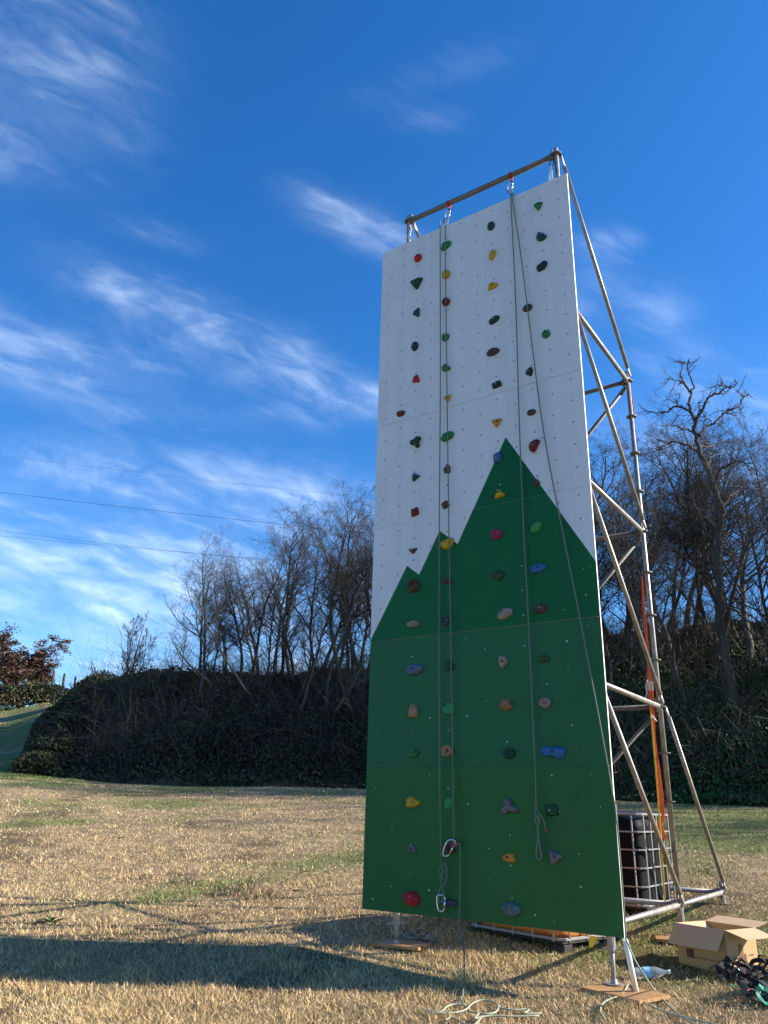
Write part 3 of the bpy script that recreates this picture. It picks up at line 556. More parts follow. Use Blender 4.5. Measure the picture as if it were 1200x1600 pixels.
# mountain silhouette in wall coordinates (left to right)
sil = [pw(*q, 0)[[0, 2]] for q in [(578, 1006), (636, 884), (655, 898), (687, 829), (715, 850), (790, 683), (930, 879)]]
sil[0] = np.array([-.01, sil[0][1]+.02]); sil[-1] = np.array([2.51, sil[-1][1]-.01])
def sil_z(x):
    return float(np.interp(x, [s[0] for s in sil], [s[1] for s in sil]))
rgp = random.Random(9); panels = []
for k in range(6):
    z0, z1 = ZB+SH*k+.0015, ZB+SH*(k+1)-.0015; dy = [0, .0015, -.001, .001, -.0015, .0005][k]
    bm = bmesh.new(); t = .021; x0, x1 = 0.0, W
    # front face, split along the painted silhouette
    vs = [bm.verts.new(p) for p in ((x0, dy, z0), (x1, dy, z0), (x1, dy, z1), (x0, dy, z1))]; bm.faces.new(vs)
    if 1 < k < 5:
        for a_, b_ in zip(sil[:-1], sil[1:]):
            d_ = b_-a_; bmesh.ops.bisect_plane(bm, geom=list(bm.verts)+list(bm.edges)+list(bm.faces), dist=1e-5, plane_co=(a_[0], dy, a_[1]), plane_no=(d_[1], 0, -d_[0]))
        for s_ in sil[1:-1]:
            bmesh.ops.bisect_plane(bm, geom=list(bm.verts)+list(bm.edges)+list(bm.faces), dist=1e-5, plane_co=(s_[0], dy, s_[1]), plane_no=(1, 0, 0))
    for f in bm.faces:
        c = f.calc_center_median(); f.material_index = 1 if c.z < sil_z(c.x) else 0
    back = [bm.verts.new((p[0], dy+t, p[1])) for p in ((x0, z0), (x1, z0), (x1, z1), (x0, z1))]
    f = bm.faces.new(back[::-1]); f.material_index = 3
    fr = [bm.verts.new((p[0], dy, p[1])) for p in ((x0, z0), (x1, z0), (x1, z1), (x0, z1))]
    for q in range(4):
        f = bm.faces.new((fr[q], back[q], back[(q+1) % 4], fr[(q+1) % 4])); f.material_index = 2
    bmesh.ops.recalc_face_normals(bm, faces=bm.faces)
    for f in bm.faces:
        if abs(f.calc_center_median().y-dy) < 1e-4 and f.normal.y > 0: f.normal_flip()
    # bolt holes, pale dots painted as daylight through holes, and scuffs
    def dot(x, z, r, mi, n=7, el=1.0, ro=0):
        vv = [bm.verts.new((x+r*math.cos(a)*math.cos(ro)-r*el*math.sin(a)*math.sin(ro), dy-.0012, z+r*math.cos(a)*math.sin(ro)+r*el*math.sin(a)*math.cos(ro))) for a in [i*2*math.pi/n for i in range(n)]]
        f = bm.faces.new(vv); f.material_index = mi
        f.normal_update()
        if f.normal.y > 0: f.normal_flip()
    for ci in range(12):
        cx = .12+ci*.2055; 
        for ri in range(6):
            zz = z0+.09+ri*.245+(.12 if ci % 2 else 0)
            if zz > z1-.03: continue
            x_, z_ = cx+rgp.uniform(-.004, .004), zz+rgp.uniform(-.004, .004)
            gr = z_ < sil_z(x_)
            if not gr: dot(x_, z_, .0082, 4)
            else:
                u = rgp.random()
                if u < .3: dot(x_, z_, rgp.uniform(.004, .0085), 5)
                elif u < .85: dot(x_, z_, .006, 4)
        for s_ in range(2):
            if rgp.random() < .4: 
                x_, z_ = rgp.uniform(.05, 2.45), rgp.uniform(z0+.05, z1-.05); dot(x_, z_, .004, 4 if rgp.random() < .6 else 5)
    for _ in range(9 if k < 4 else 3):
        x_, z_ = rgp.uniform(.15, 2.35), rgp.uniform(z0+.08, z1-.08)
        dot(x_, z_, rgp.uniform(.012, .038), 7 if z_ < sil_z(x_) else 6, 7, rgp.uniform(.06, .22), rgp.uniform(-1.5, 1.5))
    for cx, czz in ((.62, .2), (.35, .25), (2.1, .3), (2.3, .2), (2.2, .95), (2.32, .75), (.5, .85)):   # clusters of screw marks
        for _ in range(7):
            x_, z_ = cx+rgp.uniform(-.1, .1), z0+czz+rgp.choice((-.05, .05))+rgp.uniform(-.008, .008); gr = z_ < sil_z(x_)
            dot(x_, z_, .006 if gr else .0055, 4 if gr else 6, 6, rgp.uniform(.3, .9), rgp.uniform(-.4, .4))
    if k in (2, 3, 4, 5):
        for _ in range(8):
            x_ = rgp.uniform(.2, 2.4); z_ = z0+.012+rgp.random()*.03
            if z_ > sil_z(x_): dot(x_, z_, rgp.uniform(.02, .06), 6, 5, .06, rgp.uniform(-.1, .1))
    mh = bpy.data.meshes.new('wall_panel'); bmesh.ops.translate(bm, verts=bm.verts, vec=(-1.25, 0, -z0)); bm.to_mesh(mh); bm.free()
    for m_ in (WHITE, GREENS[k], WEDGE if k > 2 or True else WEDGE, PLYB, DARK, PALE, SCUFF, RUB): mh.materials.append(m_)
    o = bpy.data.objects.new('wall_panel', mh); COL.objects.link(o); o.location = (0, 0, z0); o.parent = tower; o['label'] = ['dark green bottom board', 'dull green second board', 'brighter green third board with the left peak starting', 'white board with two painted peaks', 'white board with the tip of the tallest peak', 'plain white top board'][k]
    panels.append((o, z0))
# battens behind the joints
for k in range(7):
    m = MB(); z = ZB+SH*k + (.03 if k == 0 else (-.03 if k == 6 else 0)); m.box((1.25, .0465, z), (2.44, .044, .07)); m.build('batten', PLYB, tower)
def stub(name, pts, r, mt=STEEL, parent=tower, sides=12):
    m = MB(); m.tube(pts, r, sides); return m.build(name, mt, parent, smooth=False)
def smoothify(o):
    o.data.polygons.foreach_set('use_smooth', [len(p.vertices) == 4 for p in o.data.polygons]); return o
def tube_part(name, a, b, r=TR_, mt=STEEL, flat=0):
    m = MB(); a, b = np.array(a, float), np.array(b, float); d = nrm(b-a)
    if flat:   # brace with flattened ends
        e = .12; m.tube([a+d*e, b-d*e], r, 12)
        up = np.array([1.0, 0, 0]) if abs(d[0]) < .5 else np.array([0, 1.0, 0])
        for p, q in ((a, a+d*e), (b, b-d*e)): m.sweep([p, (p+q)/2, q], [(-1, -1), (1, -1), (1, 1), (-1, 1)], up=up, scale=None) if False else m.sweep([p, p+(q-p)*.6, q], [(-.008, -r*1.15), (.008, -r*1.15), (.008, r*1.15), (-.008, r*1.15)], up=up)
    else: m.tube([a, b], r, 12)
    return smoothify(m.build(name, mt, tower))
def ledger(a, b, r=TR_, mt=STEEL):
    a, b = np.array(a, float), np.array(b, float); d = nrm(b-a); m = MB(); m.tube([a+d*.075, b-d*.075], r, 12)
    for p, s in ((a, 1), (b, -1)):   # wedge heads gripping the rosette
        c = p+d*s*.055; m.box(c+[0, 0, 0], (.05 if abs(d[0]) > .5 else .038, .05 if abs(d[1]) > .5 else .038, .085)); m.box(c+d*s*-.01+[0, 0, .02], (.01+.012*abs(d[1]), .01+.012*abs(d[0]), .15))
    return smoothify(m.build('ledger', mt, tower))
def standard(x, y, z0, z1):
    m = MB(); m.tube([(x, y, z0), (x, y, z1)], TR_, 14)
    zc = ZL[1]-.015
    while zc > z0+.3: zc -= 2.07
    m.tube([(x, y, max(z0, zc+.25)), (x, y, max(z0, zc+.25)+.001)], TR_, 14)
    o = smoothify(m.build('standard', STEEL, tower))
    zs = []; 
    for a_, b_ in zip(ZL, ZL[1:]+[ZT-.02]): zs += list(np.linspace(a_, b_, 5)[:-1])
    zs.append(ZT-.02)
    for z in zs:
        if z0+.02 < z < z1:
            q = MB(); q.disc((x, y, z-.005), .062, .062, .010, 16); r_ = q.build('rosette', STEELD, o); 
    return o
for x in (XA, XB):
    standard(x, YF, .26, ZT+.07); standard(x, YR, .32, ZL[3]+.14); standard(x, YO, .36, ZL[0]+.12)
    for k in range(4): ledger((x, YF, ZL[k]), (x, YR, ZL[k]), mt=STEEL)
    ledger((x, YR, ZL[0]), (x, YO, ZL[0]))
    for k in range(3): tube_part('brace', (x+.045, YF+.05, ZL[k+1]-.02), (x+.045, YR-.02, ZL[k]+.03), .024, flat=1)
    tube_part('brace', (x+.045, YF+.04, ZT-.03), (x+.045, YR-.02, ZL[3]+.05), .024, flat=1)
    tube_part('brace', (x+.045, YR+.06, ZL[1]-.01), (x+.045, YO-.0, ZL[0]+.04), .024, flat=1)
for k in range(4):
    ledger((XA, YR, ZL[k]), (XB, YR, ZL[k]), mt=STEEL if k == 0 else STEELD); ledger((XA, YF, ZL[k]), (XB, YF, ZL[k]), mt=STEELD)
ledger((XA, YO, ZL[0]), (XB, YO, ZL[0]))
for k in range(3): tube_part('brace', (XB-.04, YR+.045, ZL[k+1]-.05), (XA+.04, YR+.045, ZL[k]+.05), .024, STEELD, flat=1)
m = MB(); m.tube([(XA+.05, YF, ZT-.02), (XB-.05, YF, ZT-.02)], TR_+.006, 14)
for xx, s in ((XA, 1), (XB, -1)): m.box((xx+s*.055, YF, ZT-.02), (.05, .04, .09)); m.box((xx+s*.045, YF, ZT), (.012, .024, .16))
smoothify(m.build('top_bar', STEELD, tower))
# clamps holding the boards to the scaffold
for x in (XA, XB):
    for z in (.6, 2.0, 3.4, 4.9, 6.3, 7.6):
        m = MB(); m.box((x, (.068+YF)/2-.01, z), (.04, YF-.068-.01, .03)); m.ring((x, YF, z), .034, .007, n=12, sides=5); m.build('clamp', STEELD, tower)
# screw jacks
def jack(x, y, board=.02):
    g0 = hz(x, y)+board; m = MB(); m.tube([(x, y, g0+.008), (x, y, .32)], .019, 12)
    zz = g0+.03
    while zz < .25: m.ring((x, y, zz), .0195, .0022, n=10, sides=4); zz += .012
    o = smoothify(m.build('screw_jack', STEEL, tower))
    m = MB(); m.disc((x, y, g0), .075, .075, .008, 20); m.disc((x, y, g0+.008), .03, .022, .03, 14); m.build('base_plate', STEEL, o)
    m = MB(); m.disc((x, y, .235), .034, .034, .035, 8); m.tube([(x-.085, y-.02, .245), (x+.085, y+.02, .262)], .008, 6); m.build('wing_nut', STEEL, o)
    m = MB(); m.tube([(x, y, .27), (x, y, ZL[0]-.03)], .034, 12); m.build('collar', STEEL, o)
for x, y, b_ in ((XA, YF, .03), (XB, YF, .03), (XA, YR, .03), (XB, YR, .03), (XA, YO, .0), (XB, YO, .0)): jack(x, y, b_)
tube_part('prop_tube', (2.505, .0, ZB-.01), tuple(gp(995, 1557)+[0, 0, .02]), .021, WEDGE)

# ------------------------------------------------------------------ climbing holds, bolted to their boards
PAL = dict(red=(.50, .012, .02), dred=(.16, .018, .018), green=(.02, .20, .055), lgreen=(.03, .32, .09), dgreen=(.008, .065, .03), teal=(.006, .07, .075), dteal=(.006, .035, .045), dkt=(.01, .10, .06),
           yellow=(.58, .36, .01), orange=(.60, .27, .02), blue=(.03, .17, .42), bluegrey=(.10, .17, .26), dbrown=(.045, .025, .02), brown=(.13, .06, .045), tan=(.48, .30, .15), beige=(.42, .33, .26), grey=(.22, .20, .21),
           slate=(.035, .05, .065), olive=(.03, .075, .02), pink=(.42, .03, .11), marble=(.12, .22, .21), rust=(.36, .17, .07), pinktan=(.42, .30, .24), mix=(.16, .09, .05), black=(.012, .03, .02))
NAMES = dict(red='red', dred='dark red', green='green', lgreen='bright green', dgreen='dark green', teal='teal', dteal='dark teal', dkt='teal green', yellow='yellow', orange='orange yellow', blue='blue', bluegrey='blue grey', dbrown='dark brown',
             brown='brown', tan='tan', beige='beige', grey='grey', slate='slate grey', olive='olive', pink='pink', marble='mottled grey green', rust='rust brown', pinktan='pinkish tan', mix='patterned brown', black='blackish green')
HM = {k: mat('resin_'+k, tuple(v*(.72 if k in ('brown', 'tan', 'beige', 'rust', 'pinktan', 'grey', 'marble', 'blue', 'bluegrey', 'pink', 'mix') else .9) for v in c), .7, 0, .55 if k not in ('marble', 'mix', 'grey', 'brown', 'beige', 'dbrown') else .95, 22, tuple(min(1, v*1.7+.01) for v in c) if k in ('slate', 'dbrown') else ((.02, .02, .02) if k in ('mix',) else tuple(v*.45 for v in c)), .35, 90) for k, c in PAL.items()}
CHALK = mat('chalky_bolt', (.45, .43, .38), .6)
HOLDS = [(653, 403, 12, 12, 'oval', 'red', 0), (651, 444, 20, 16, 'tri', 'dgreen', -90), (650, 489, 11, 14, 'tri', 'teal', 60), (648, 541, 11, 15, 'oval', 'dteal', 55), (650, 592, 12, 13, 'tri', 'red', 80), (626, 646, 14, 10, 'oval', 'dred', -10),
 (649, 692, 18, 18, 'branch', 'dgreen', 50), (650, 745, 12, 13, 'tri', 'teal', 120), (648, 800, 13, 14, 'square', 'dred', 10), (645, 861, 14, 9, 'tri', 'brown', 30), (646, 916, 18, 21, 'ring', 'mix', 60), (645, 975, 21, 10, 'pocket', 'beige', 5),
 (648, 1046, 28, 19, 'oval', 'bluegrey', -20), (646, 1110, 15, 23, 'half', 'tan', 0), (646, 1176, 17, 15, 'blob', 'green', 0), (645, 1253, 24, 19, 'blob', 'yellow', 8), (643, 1327, 15, 13, 'blob', 'grey', -30), (643, 1404, 27, 25, 'oval', 'red', 0),
 (697, 384, 17, 12, 'leaf', 'green', 25), (697, 429, 13, 14, 'oval', 'yellow', 0), (697, 472, 12, 13, 'pocket', 'dred', 0), (696, 527, 12, 13, 'oval', 'green', 0), (697, 574, 15, 13, 'half', 'green', 120), (699, 623, 11, 11, 'tri', 'yellow', -80),
 (699, 682, 21, 15, 'leaf', 'green', 15), (698, 733, 11, 15, 'blob', 'brown', 90), (696, 789, 14, 13, 'square', 'brown', 30), (698, 850, 22, 17, 'half', 'yellow', 190), (699, 908, 18, 9, 'pocket', 'brown', 5), (697, 970, 13, 15, 'ring', 'slate', 40),
 (702, 1040, 16, 18, 'blob', 'dkt', 0), (700, 1109, 21, 16, 'half', 'lgreen', 90), (699, 1173, 19, 21, 'ring', 'tan', -60), (701, 1255, 14, 20, 'oval', 'lgreen', 80), (704, 1326, 14, 18, 'pocket', 'brown', 0), (702, 1411, 27, 14, 'pocket', 'slate', -5),
 (767, 353, 12, 14, 'oval', 'dgreen', 70), (769, 398, 12, 15, 'leaf', 'yellow', 70), (770, 446, 17, 11, 'blob', 'yellow', 5), (772, 500, 18, 12, 'leaf', 'dteal', 25), (770, 550, 22, 12, 'oval', 'dbrown', 8), (776, 601, 17, 11, 'square', 'black', 10),
 (776, 661, 17, 13, 'tri', 'orange', -90), (777, 715, 14, 18, 'square', 'blue', 10), (781, 771, 17, 15, 'tri', 'yellow', 100), (776, 835, 18, 17, 'pocket', 'pink', 0), (779, 899, 21, 18, 'square', 'olive', 45), (789, 959, 26, 19, 'leaf', 'beige', 30),
 (786, 1034, 15, 22, 'blob', 'pinktan', -90), (790, 1101, 22, 21, 'blob', 'rust', -20), (795, 1177, 21, 18, 'pocket', 'dgreen', 0), (796, 1260, 28, 27, 'branch', 'grey', -20), (795, 1340, 21, 16, 'half', 'orange', 95), (799, 1421, 32, 25, 'marbled', 'marble', -5),
 (841, 323, 15, 12, 'tri', 'green', -90), (846, 369, 18, 15, 'half', 'teal', 140), (847, 416, 18, 14, 'leaf', 'dteal', 30), (824, 481, 16, 12, 'oval', 'dbrown', 30), (853, 522, 14, 13, 'oval', 'green', 20), (827, 581, 12, 15, 'blob', 'black', 70),
 (830, 644, 15, 10, 'oval', 'dbrown', 10), (835, 697, 19, 20, 'half', 'dred', 60), (838, 754, 12, 12, 'blob', 'brown', 0), (838, 824, 19, 19, 'leaf', 'lgreen', 50), (841, 888, 29, 15, 'fish', 'blue', 0), (844, 951, 23, 15, 'square', 'dbrown', 5),
 (849, 1029, 19, 12, 'half', 'olive', 0), (852, 1098, 18, 18, 'ring', 'pinktan', -40), (864, 1176, 42, 21, 'bone', 'blue', -8), (862, 1266, 21, 20, 'square', 'dgreen', 5), (868, 1340, 23, 25, 'tri', 'grey', 250)]
def outline(kind, a):
    if kind in ('oval', 'pocket', 'ring', 'marbled'): return 1.0
    if kind == 'blob': return .9+.10*math.cos(3*a+1)+.07*math.cos(5*a)
    if kind == 'tri': a += math.pi; return .66/max(.62, math.cos(((a+math.pi/3) % (2*math.pi/3))-math.pi/3))*(1.0-.08*max(0, math.cos(3*a)))
    if kind == 'square': return min(1.12, .86/max(abs(math.cos(a)), abs(math.sin(a))))
    if kind == 'half': return 1.0 if math.sin(a) > -.25 else min(1.0, .32/max(.01, -math.sin(a)))
    if kind == 'leaf': c = math.cos(a); return (.62+.5*max(0, c)**3) if c > 0 else .62+.25*c*c
    if kind == 'bone': return .42+.58*abs(math.cos(a))**1.4+.18*max(0, math.cos(a))*abs(math.sin(2*a))
    if kind == 'fish': return .5+.5*abs(math.cos(a))**1.5 if math.cos(a) < 0 else .62+.42*math.cos(a)**4
    if kind == 'branch': return .36+.66*max(0, math.cos(1.5*((a+math.pi/3) % (2*math.pi/3)-math.pi/3)))**1.7
    if kind == 'ears': return .62+.42*max(0, math.cos(3*(a-math.pi/2)))**1.2*(1 if math.sin(a) > -.2 else .5)
    return 1.0
SHAPE = dict(oval='oval', pocket='pocketed', ring='ring-shaped', marbled='big oval', blob='lumpy', tri='three-cornered', square='blocky', half='half-round', leaf='leaf-shaped', bone='bone-shaped', fish='drop-shaped', branch='three-lobed', ears='three-lobed')
for hi, (px, py, wpx, hpx, kind, colr, rot) in enumerate(HOLDS):
    c = pw(px, py, -.01); ex = abs(pw(px+wpx/2, py, 0)[0]-pw(px-wpx/2, py, 0)[0])/2; ez = abs(pw(px, py+hpx/2, 0)[2]-pw(px, py-hpx/2, 0)[2])/2
    rg2 = random.Random(hi*7+1); n, K = 26, 7; ro = R_(rot); depth = .72*min(ex, ez)*(1.25 if kind in ('pocket', 'ring') else 1.0); depth = min(depth, .085)
    # outline normalised to the measured box
    pts = []
    for q in range(n):
        a = q*2*math.pi/n; r = outline(kind, a); x, z = r*math.cos(a), r*math.sin(a)*(.62 if kind in ('fish',) else 1); pts.append((x*math.cos(ro)-z*math.sin(ro), x*math.sin(ro)+z*math.cos(ro)))
    pts = np.array(pts); mid = (pts.max(0)+pts.min(0))/2; pts = (pts-mid)/((pts.max(0)-pts.min(0))/2)*[ex*.94, ez*.94]
    ph = [rg2.uniform(0, 6) for _ in range(4)]; V_, F_, M_ = [], [], []
    rings = [1.0, 1.0, .93, .78, .58, .36, .16]; hh = [0, .22, .52, .80, .96, 1.0, .97]
    if kind == 'ring': hh = [0, .35, .75, 1.0, .85, .45, .25]
    if kind == 'pocket': hh = [0, .3, .65, .95, 1.0, .7, .5]
    off = np.array([rg2.uniform(-.25, .25)*ex, rg2.uniform(-.05, .35)*ez])
    for s_, h_ in zip(rings, hh):
        for q in range(n):
            a = q*2*math.pi/n; u = 1+.05*math.sin(2*a+ph[0])+.04*math.sin(5*a+ph[1])*s_ if s_ < 1 else 1
            p = pts[q]*s_*u+off*(1-s_); hgt2 = depth*h_*(1+.10*math.sin(3*a+ph[2])*s_+.07*math.sin(7*s_*3+2*a+ph[3]))
            V_.append((c[0]+p[0], -.0005-hgt2, c[2]+p[1]))
    for k in range(len(rings)-1):
        for q in range(n): r = (q+1) % n; F_.append((k*n+q, k*n+r, (k+1)*n+r, (k+1)*n+q))
    F_.append(tuple((len(rings)-1)*n+q for q in range(n)))
    m = MB(); m.add(V_, F_, 0)
    # bolt recess and head
    bx, bz = c[0]+off[0], c[2]+off[1]; by = -depth*(hh[-1])-.0022-(.07*depth); rb = min(.0085, ex*.2)
    for rr_, yy, mi_ in ((rb*1.5, by+.0008, 1), (rb*.8, by-.0006, 2 if hi % 2 else 1)):
        vv = [(bx+rr_*math.cos(i*.7854), yy, bz+rr_*math.sin(i*.7854)) for i in range(8)]; m.add(vv, [tuple(range(8))], mi_)
    pi = max(0, min(5, int((c[2]-ZB)/SH))); o = m.build('climbing_hold', [HM[colr], DARK, CHALK], panels[pi][0], smooth=True)
    o['label'] = '%s %s climbing hold' % (NAMES[colr], SHAPE[kind])

# ------------------------------------------------------------------ ropes and slings
def rope(name, strands, r, mt, label, cat='rope', parts=()):
    m = MB()
    for i_, s_ in enumerate(strands): m.tube(smooth_pts(s_, 5), r, 7, m=1 if (parts and i_ >= parts[0]) else 0)  # strands from parts onward take the sunlit rope colour
    o = m.build(name, [mt, ROPEL], smooth=True); tag(o, label, cat); return o
def on_wall(L, y=-.05): return [pw(a, b, c if (c := (q[2] if len(q) > 2 else y)) is not None else y) for q in L for a, b in [q[:2]]]
barz = ZT-.02-TR_
def carabiner(c, L_, wd, r=.005, roll=0, tilt=(0, 0), m=None, mi=0):
    own = m is None; m = m or MB(); a = np.linspace(0, 2*math.pi, 18)[:-1]; pts = np.stack([wd/2*np.sign(np.cos(a))*np.abs(np.cos(a))**.6, 0*a, L_/2*np.sign(np.sin(a))*np.abs(np.sin(a))**.75], 1)
    pts[:, 0] *= 1+.15*pts[:, 2]/(L_/2); cr, sr = math.cos(roll), math.sin(roll); pts = np.stack([pts[:, 0]*cr-pts[:, 1]*sr, pts[:, 0]*sr+pts[:, 1]*cr, pts[:, 2]], 1); pts[:, 0] += tilt[0]*pts[:, 2]; pts[:, 1] += tilt[1]*pts[:, 2]
    m.tube(pts+np.array(c), r, 6, mi, closed=True); m.tube([np.array(c)+pts[1], np.array(c)+pts[-2]], r*1.5, 6, mi); return m
hang = []
for px, lab in ((701, 'left of the two red slings with carabiners on the top bar, holding the left rope'), (798, 'right of the two red slings with carabiners on the top bar, holding the right rope')):
    x = pw(px, 320 if px < 750 else 276, YF)[0]; root = empty('anchor_sling', (x, YF, ZT-.02), lab, 'sling', 'anchor slings on the top bar')
    m = MB(); m.ring((x, YF, ZT-.02), TR_+.008, .009, axis=(1, 0, 0), n=14, sides=6); m.ring((x+.018, YF, ZT-.02), TR_+.008, .009, axis=(1, .1, 0), n=14, sides=6)
    m.tube([(x-.005, YF-.03, ZT-.03), (x, YF-.02, barz-.07), (x+.01, YF, barz-.08), (x+.01, YF+.03, ZT-.04)], .009, 6); m.build('webbing', REDS, root, smooth=True)
    m = carabiner((x, YF-.02, barz-.11), .11, .06, .006, roll=.6); m.build('carabiner', ALU, root, smooth=True)
    m = carabiner((x, YF-.035, barz-.20), .12, .07, .0065, roll=-.3, tilt=(.05, -.25)); m.build('carabiner', ALU, root, smooth=True)
    hang.append(np.array([x, YF-.06, barz-.255]))
ztop = ZB+6*SH
def over(hx, wallx, y=-.035): return [np.array([wallx, .02, ztop+.035]), np.array([wallx, -.022, ztop+.005]), np.array([wallx, y, ztop-.12])]
hl, hr = hang
sA = [hl+[0, .0, -.03], hl+[0, 0, .0], hl+[-.02, -.01, -.02]] + over(0, pw(690, 358, 0)[0]) + [pw(688, 600, -.05), pw(686, 900, -.06), pw(687, 1200, -.06), pw(689, 1345, -.06)]
sB = [hl+[0, .0, -.03], hl+[.02, 0, -.02]] + over(0, pw(698, 352, 0)[0]) + [pw(697, 500, -.05), pw(701, 800, -.06), pw(706, 1100, -.06), pw(709, 1318, -.07)]
sA = sA[2:]; sA = [hl+[0, 0, .005]]+sA; sB = [hl+[0, 0, .005]]+sB[1:]
knotA = on_wall([(689, 1345, -.06), (690, 1352, -.07), (696, 1350, -.08), (698, 1362, -.08), (697, 1376, -.075), (692, 1384, -.07), (688, 1388, -.07), (685, 1400, -.07), (686, 1408, -.07), (690, 1409, -.07), (693, 1400, -.07), (692, 1388, -.08), (689, 1378, -.085), (688, 1366, -.08), (686, 1358, -.07), (690, 1353, -.09), (692, 1362, -.09), (688, 1370, -.09), (693, 1374, -.08)])
rope('left_rope', [sA, knotA], .0066, ROPE, 'left strand of the left climbing rope, ending in a knotted loop')
tail = on_wall([(709, 1318, -.07), (708, 1324, -.09), (712, 1320, -.08), (717, 1318, -.07), (719, 1326, -.06), (719, 1370, -.055), (718, 1420, -.05), (718, 1444, -.05)])
gr_ = [gp(*q, .03) for q in [(723, 1554), (720, 1560), (722, 1567), (728, 1570)]]
tail += [pw(722, 1465, -.12), pw(725, 1490, -.3), pw(725, 1520, -.5)] + gr_
coilA = [gp(*q, .03) for q in [(728, 1570), (710, 1569), (698, 1573), (690, 1580), (676, 1580), (660, 1576), (672, 1582), (690, 1583), (712, 1582), (728, 1577), (738, 1568), (750, 1563), (766, 1564), (778, 1570), (776, 1580), (764, 1584), (748, 1583), (730, 1580)]]
coilB = [gp(*q, .03) for q in [(748, 1583), (742, 1592), (752, 1589), (770, 1587), (800, 1588), (842, 1587)]]
coilC = [gp(*q, .03) for q in [(696, 1594), (704, 1590), (716, 1594), (726, 1600), (740, 1602), (752, 1590)]]
coilD = [gp(*q, .03) for q in [(776, 1574), (800, 1578), (826, 1577), (820, 1584), (846, 1583)]]
rope('rope_tail', [sB, tail, coilA, coilB, coilC, coilD], .0066, ROPE, 'right strand of the left climbing rope, running down to loose coils on the grass', parts=(2,))
sC = [hr+[0, 0, .005], hr+[-.02, -.01, -.02]] + over(0, pw(800, 310, 0)[0]) + [pw(806, 480, -.04), pw(811, 650, -.05), pw(817, 800, -.05), pw(827, 1000, -.06), pw(835, 1180, -.06), pw(838, 1262, -.06)]
knotC = on_wall([(838, 1262, -.06), (842, 1270, -.075), (846, 1275, -.08), (850, 1284, -.07), (852, 1293, -.06)]); knotC2 = on_wall([(838, 1262, -.06), (836, 1272, -.08), (842, 1276, -.09), (843, 1284, -.08), (837, 1286, -.09), (837, 1278, -.09), (841, 1274, -.1), (841, 1290, -.07), (840, 1310, -.06), (838, 1330, -.06), (839, 1340, -.06), (843, 1343, -.06), (846, 1337, -.06), (843, 1320, -.06), (841, 1300, -.065), (839, 1288, -.08)])
rope('knotted_rope', [sC, knotC, knotC2], .0068, ROPE, 'left strand of the right climbing rope, hanging to a knotted eye')
e1 = [pw(956, 1232, -.07), pw(961, 1262, -.06), pw(963.5, 1285, -.045)]
sD = [hr+[0, 0, .005], hr+[.02, 0, -.02]] + over(0, pw(803, 308, 0)[0]) + [pw(814, 400, -.04), pw(834, 560, -.05), pw(852, 690, -.05), pw(883, 850, -.06), pw(905, 960, -.06), pw(926, 1070, -.06), pw(943, 1160, -.06)] + e1
sD += [np.array([2.508, .004, 1.35]), np.array([2.510, .008, 1.0]), np.array([2.510, .008, .6]), np.array([2.515, -.01, .38])] 
gd = [gp(*q, .03) for q in [(1023, 1547), (1042, 1568), (1062, 1586), (1085, 1600), (1110, 1612)]]
rope('diagonal_rope', [sD, [sD[-1]]+[pr(992, 1500, 6.75), pr(1008, 1526, 6.65)]+gd], .0068, ROPE, 'diagonal strand of the right climbing rope, crossing to the right edge of the wall', parts=(1,))
ge = [gp(*q, .035) for q in [(945, 1592), (938, 1580), (942, 1568), (955, 1560), (970, 1556), (977, 1546), (982, 1538), (988, 1541), (991, 1552), (997, 1562), (1010, 1568), (1030, 1578), (1060, 1587), (1090, 1594), (1130, 1604)]]
rope('ground_rope', [ge], .0066, ROPEL, 'loose green rope snaking over the wooden board at the right foot and the grass')
# extra slings tying the boards to the bar by the two posts
for pts, lab, mt in (([(644, 350), (650, 362), (655, 372)], 'pale sling near the left post at the top of the wall', SLING), ([(862, 250), (861, 262), (859, 272)], 'pale sling near the right post at the top of the wall', SLING)):
    x = pw(*pts[0], YF)[0]; root = empty('tie_sling', (x, YF, ZT-.02), lab, 'sling', 'slings tying the wall top to the bar')
    m = MB(); m.ring((x, YF, ZT-.02), TR_+.007, .007, axis=(1, 0, 0)); m.build('loop', STEELD, root, smooth=True)
    m = carabiner((x, YF-.01, barz-.07), .11, .06, .006, roll=.8); m.build('carabiner', STEELD, root, smooth=True)
    m = MB(); e = pw(*pts[-1], .10)
    for dx in (-.02, .03): m.ribbon([(x, YF-.02, barz-.12), (x+dx*.5, YF-.08, barz-.3), (e[0]+dx, .10, ztop-.02)], .02, .0025, up=(0, 1, 0))
    m.build('webbing', mt, root)
m = carabiner(pw(689, 1411, -.07), .13, .075, .0065, roll=.2); o = m.build('carabiner', ALU, smooth=True); tag(o, 'shiny carabiner on the knotted loop beside the slate hold near the wall bottom', 'carabiner')
root = empty('clipped_carabiner', pw(702, 1326, -.07), 'carabiner with pink cord knot clipped above a brown hold low on the wall', 'carabiner')
m = carabiner(pw(701, 1325, -.08), .14, .085, .006, roll=.1, tilt=(.5, 0)); m.build('carabiner_body', ALU, root, smooth=True)
m = MB(); kc = pw(709, 1318, -.08); rk = random.Random(2); m.tube(smooth_pts([kc+np.array([rk.uniform(-.02, .02), rk.uniform(-.02, .02), rk.uniform(-.035, .035)]) for _ in range(14)], 4), .006, 6); m.build('cord_knot', PINK, root, smooth=True)
m = MB(); kc = pw(852, 1293, -.06); m.tube([kc, kc+[.006, 0, -.03]], .0075, 7); o = m.build('rope_end_tape', PINK); tag(o, 'short red tape on the loose end of the knotted rope', 'tape')

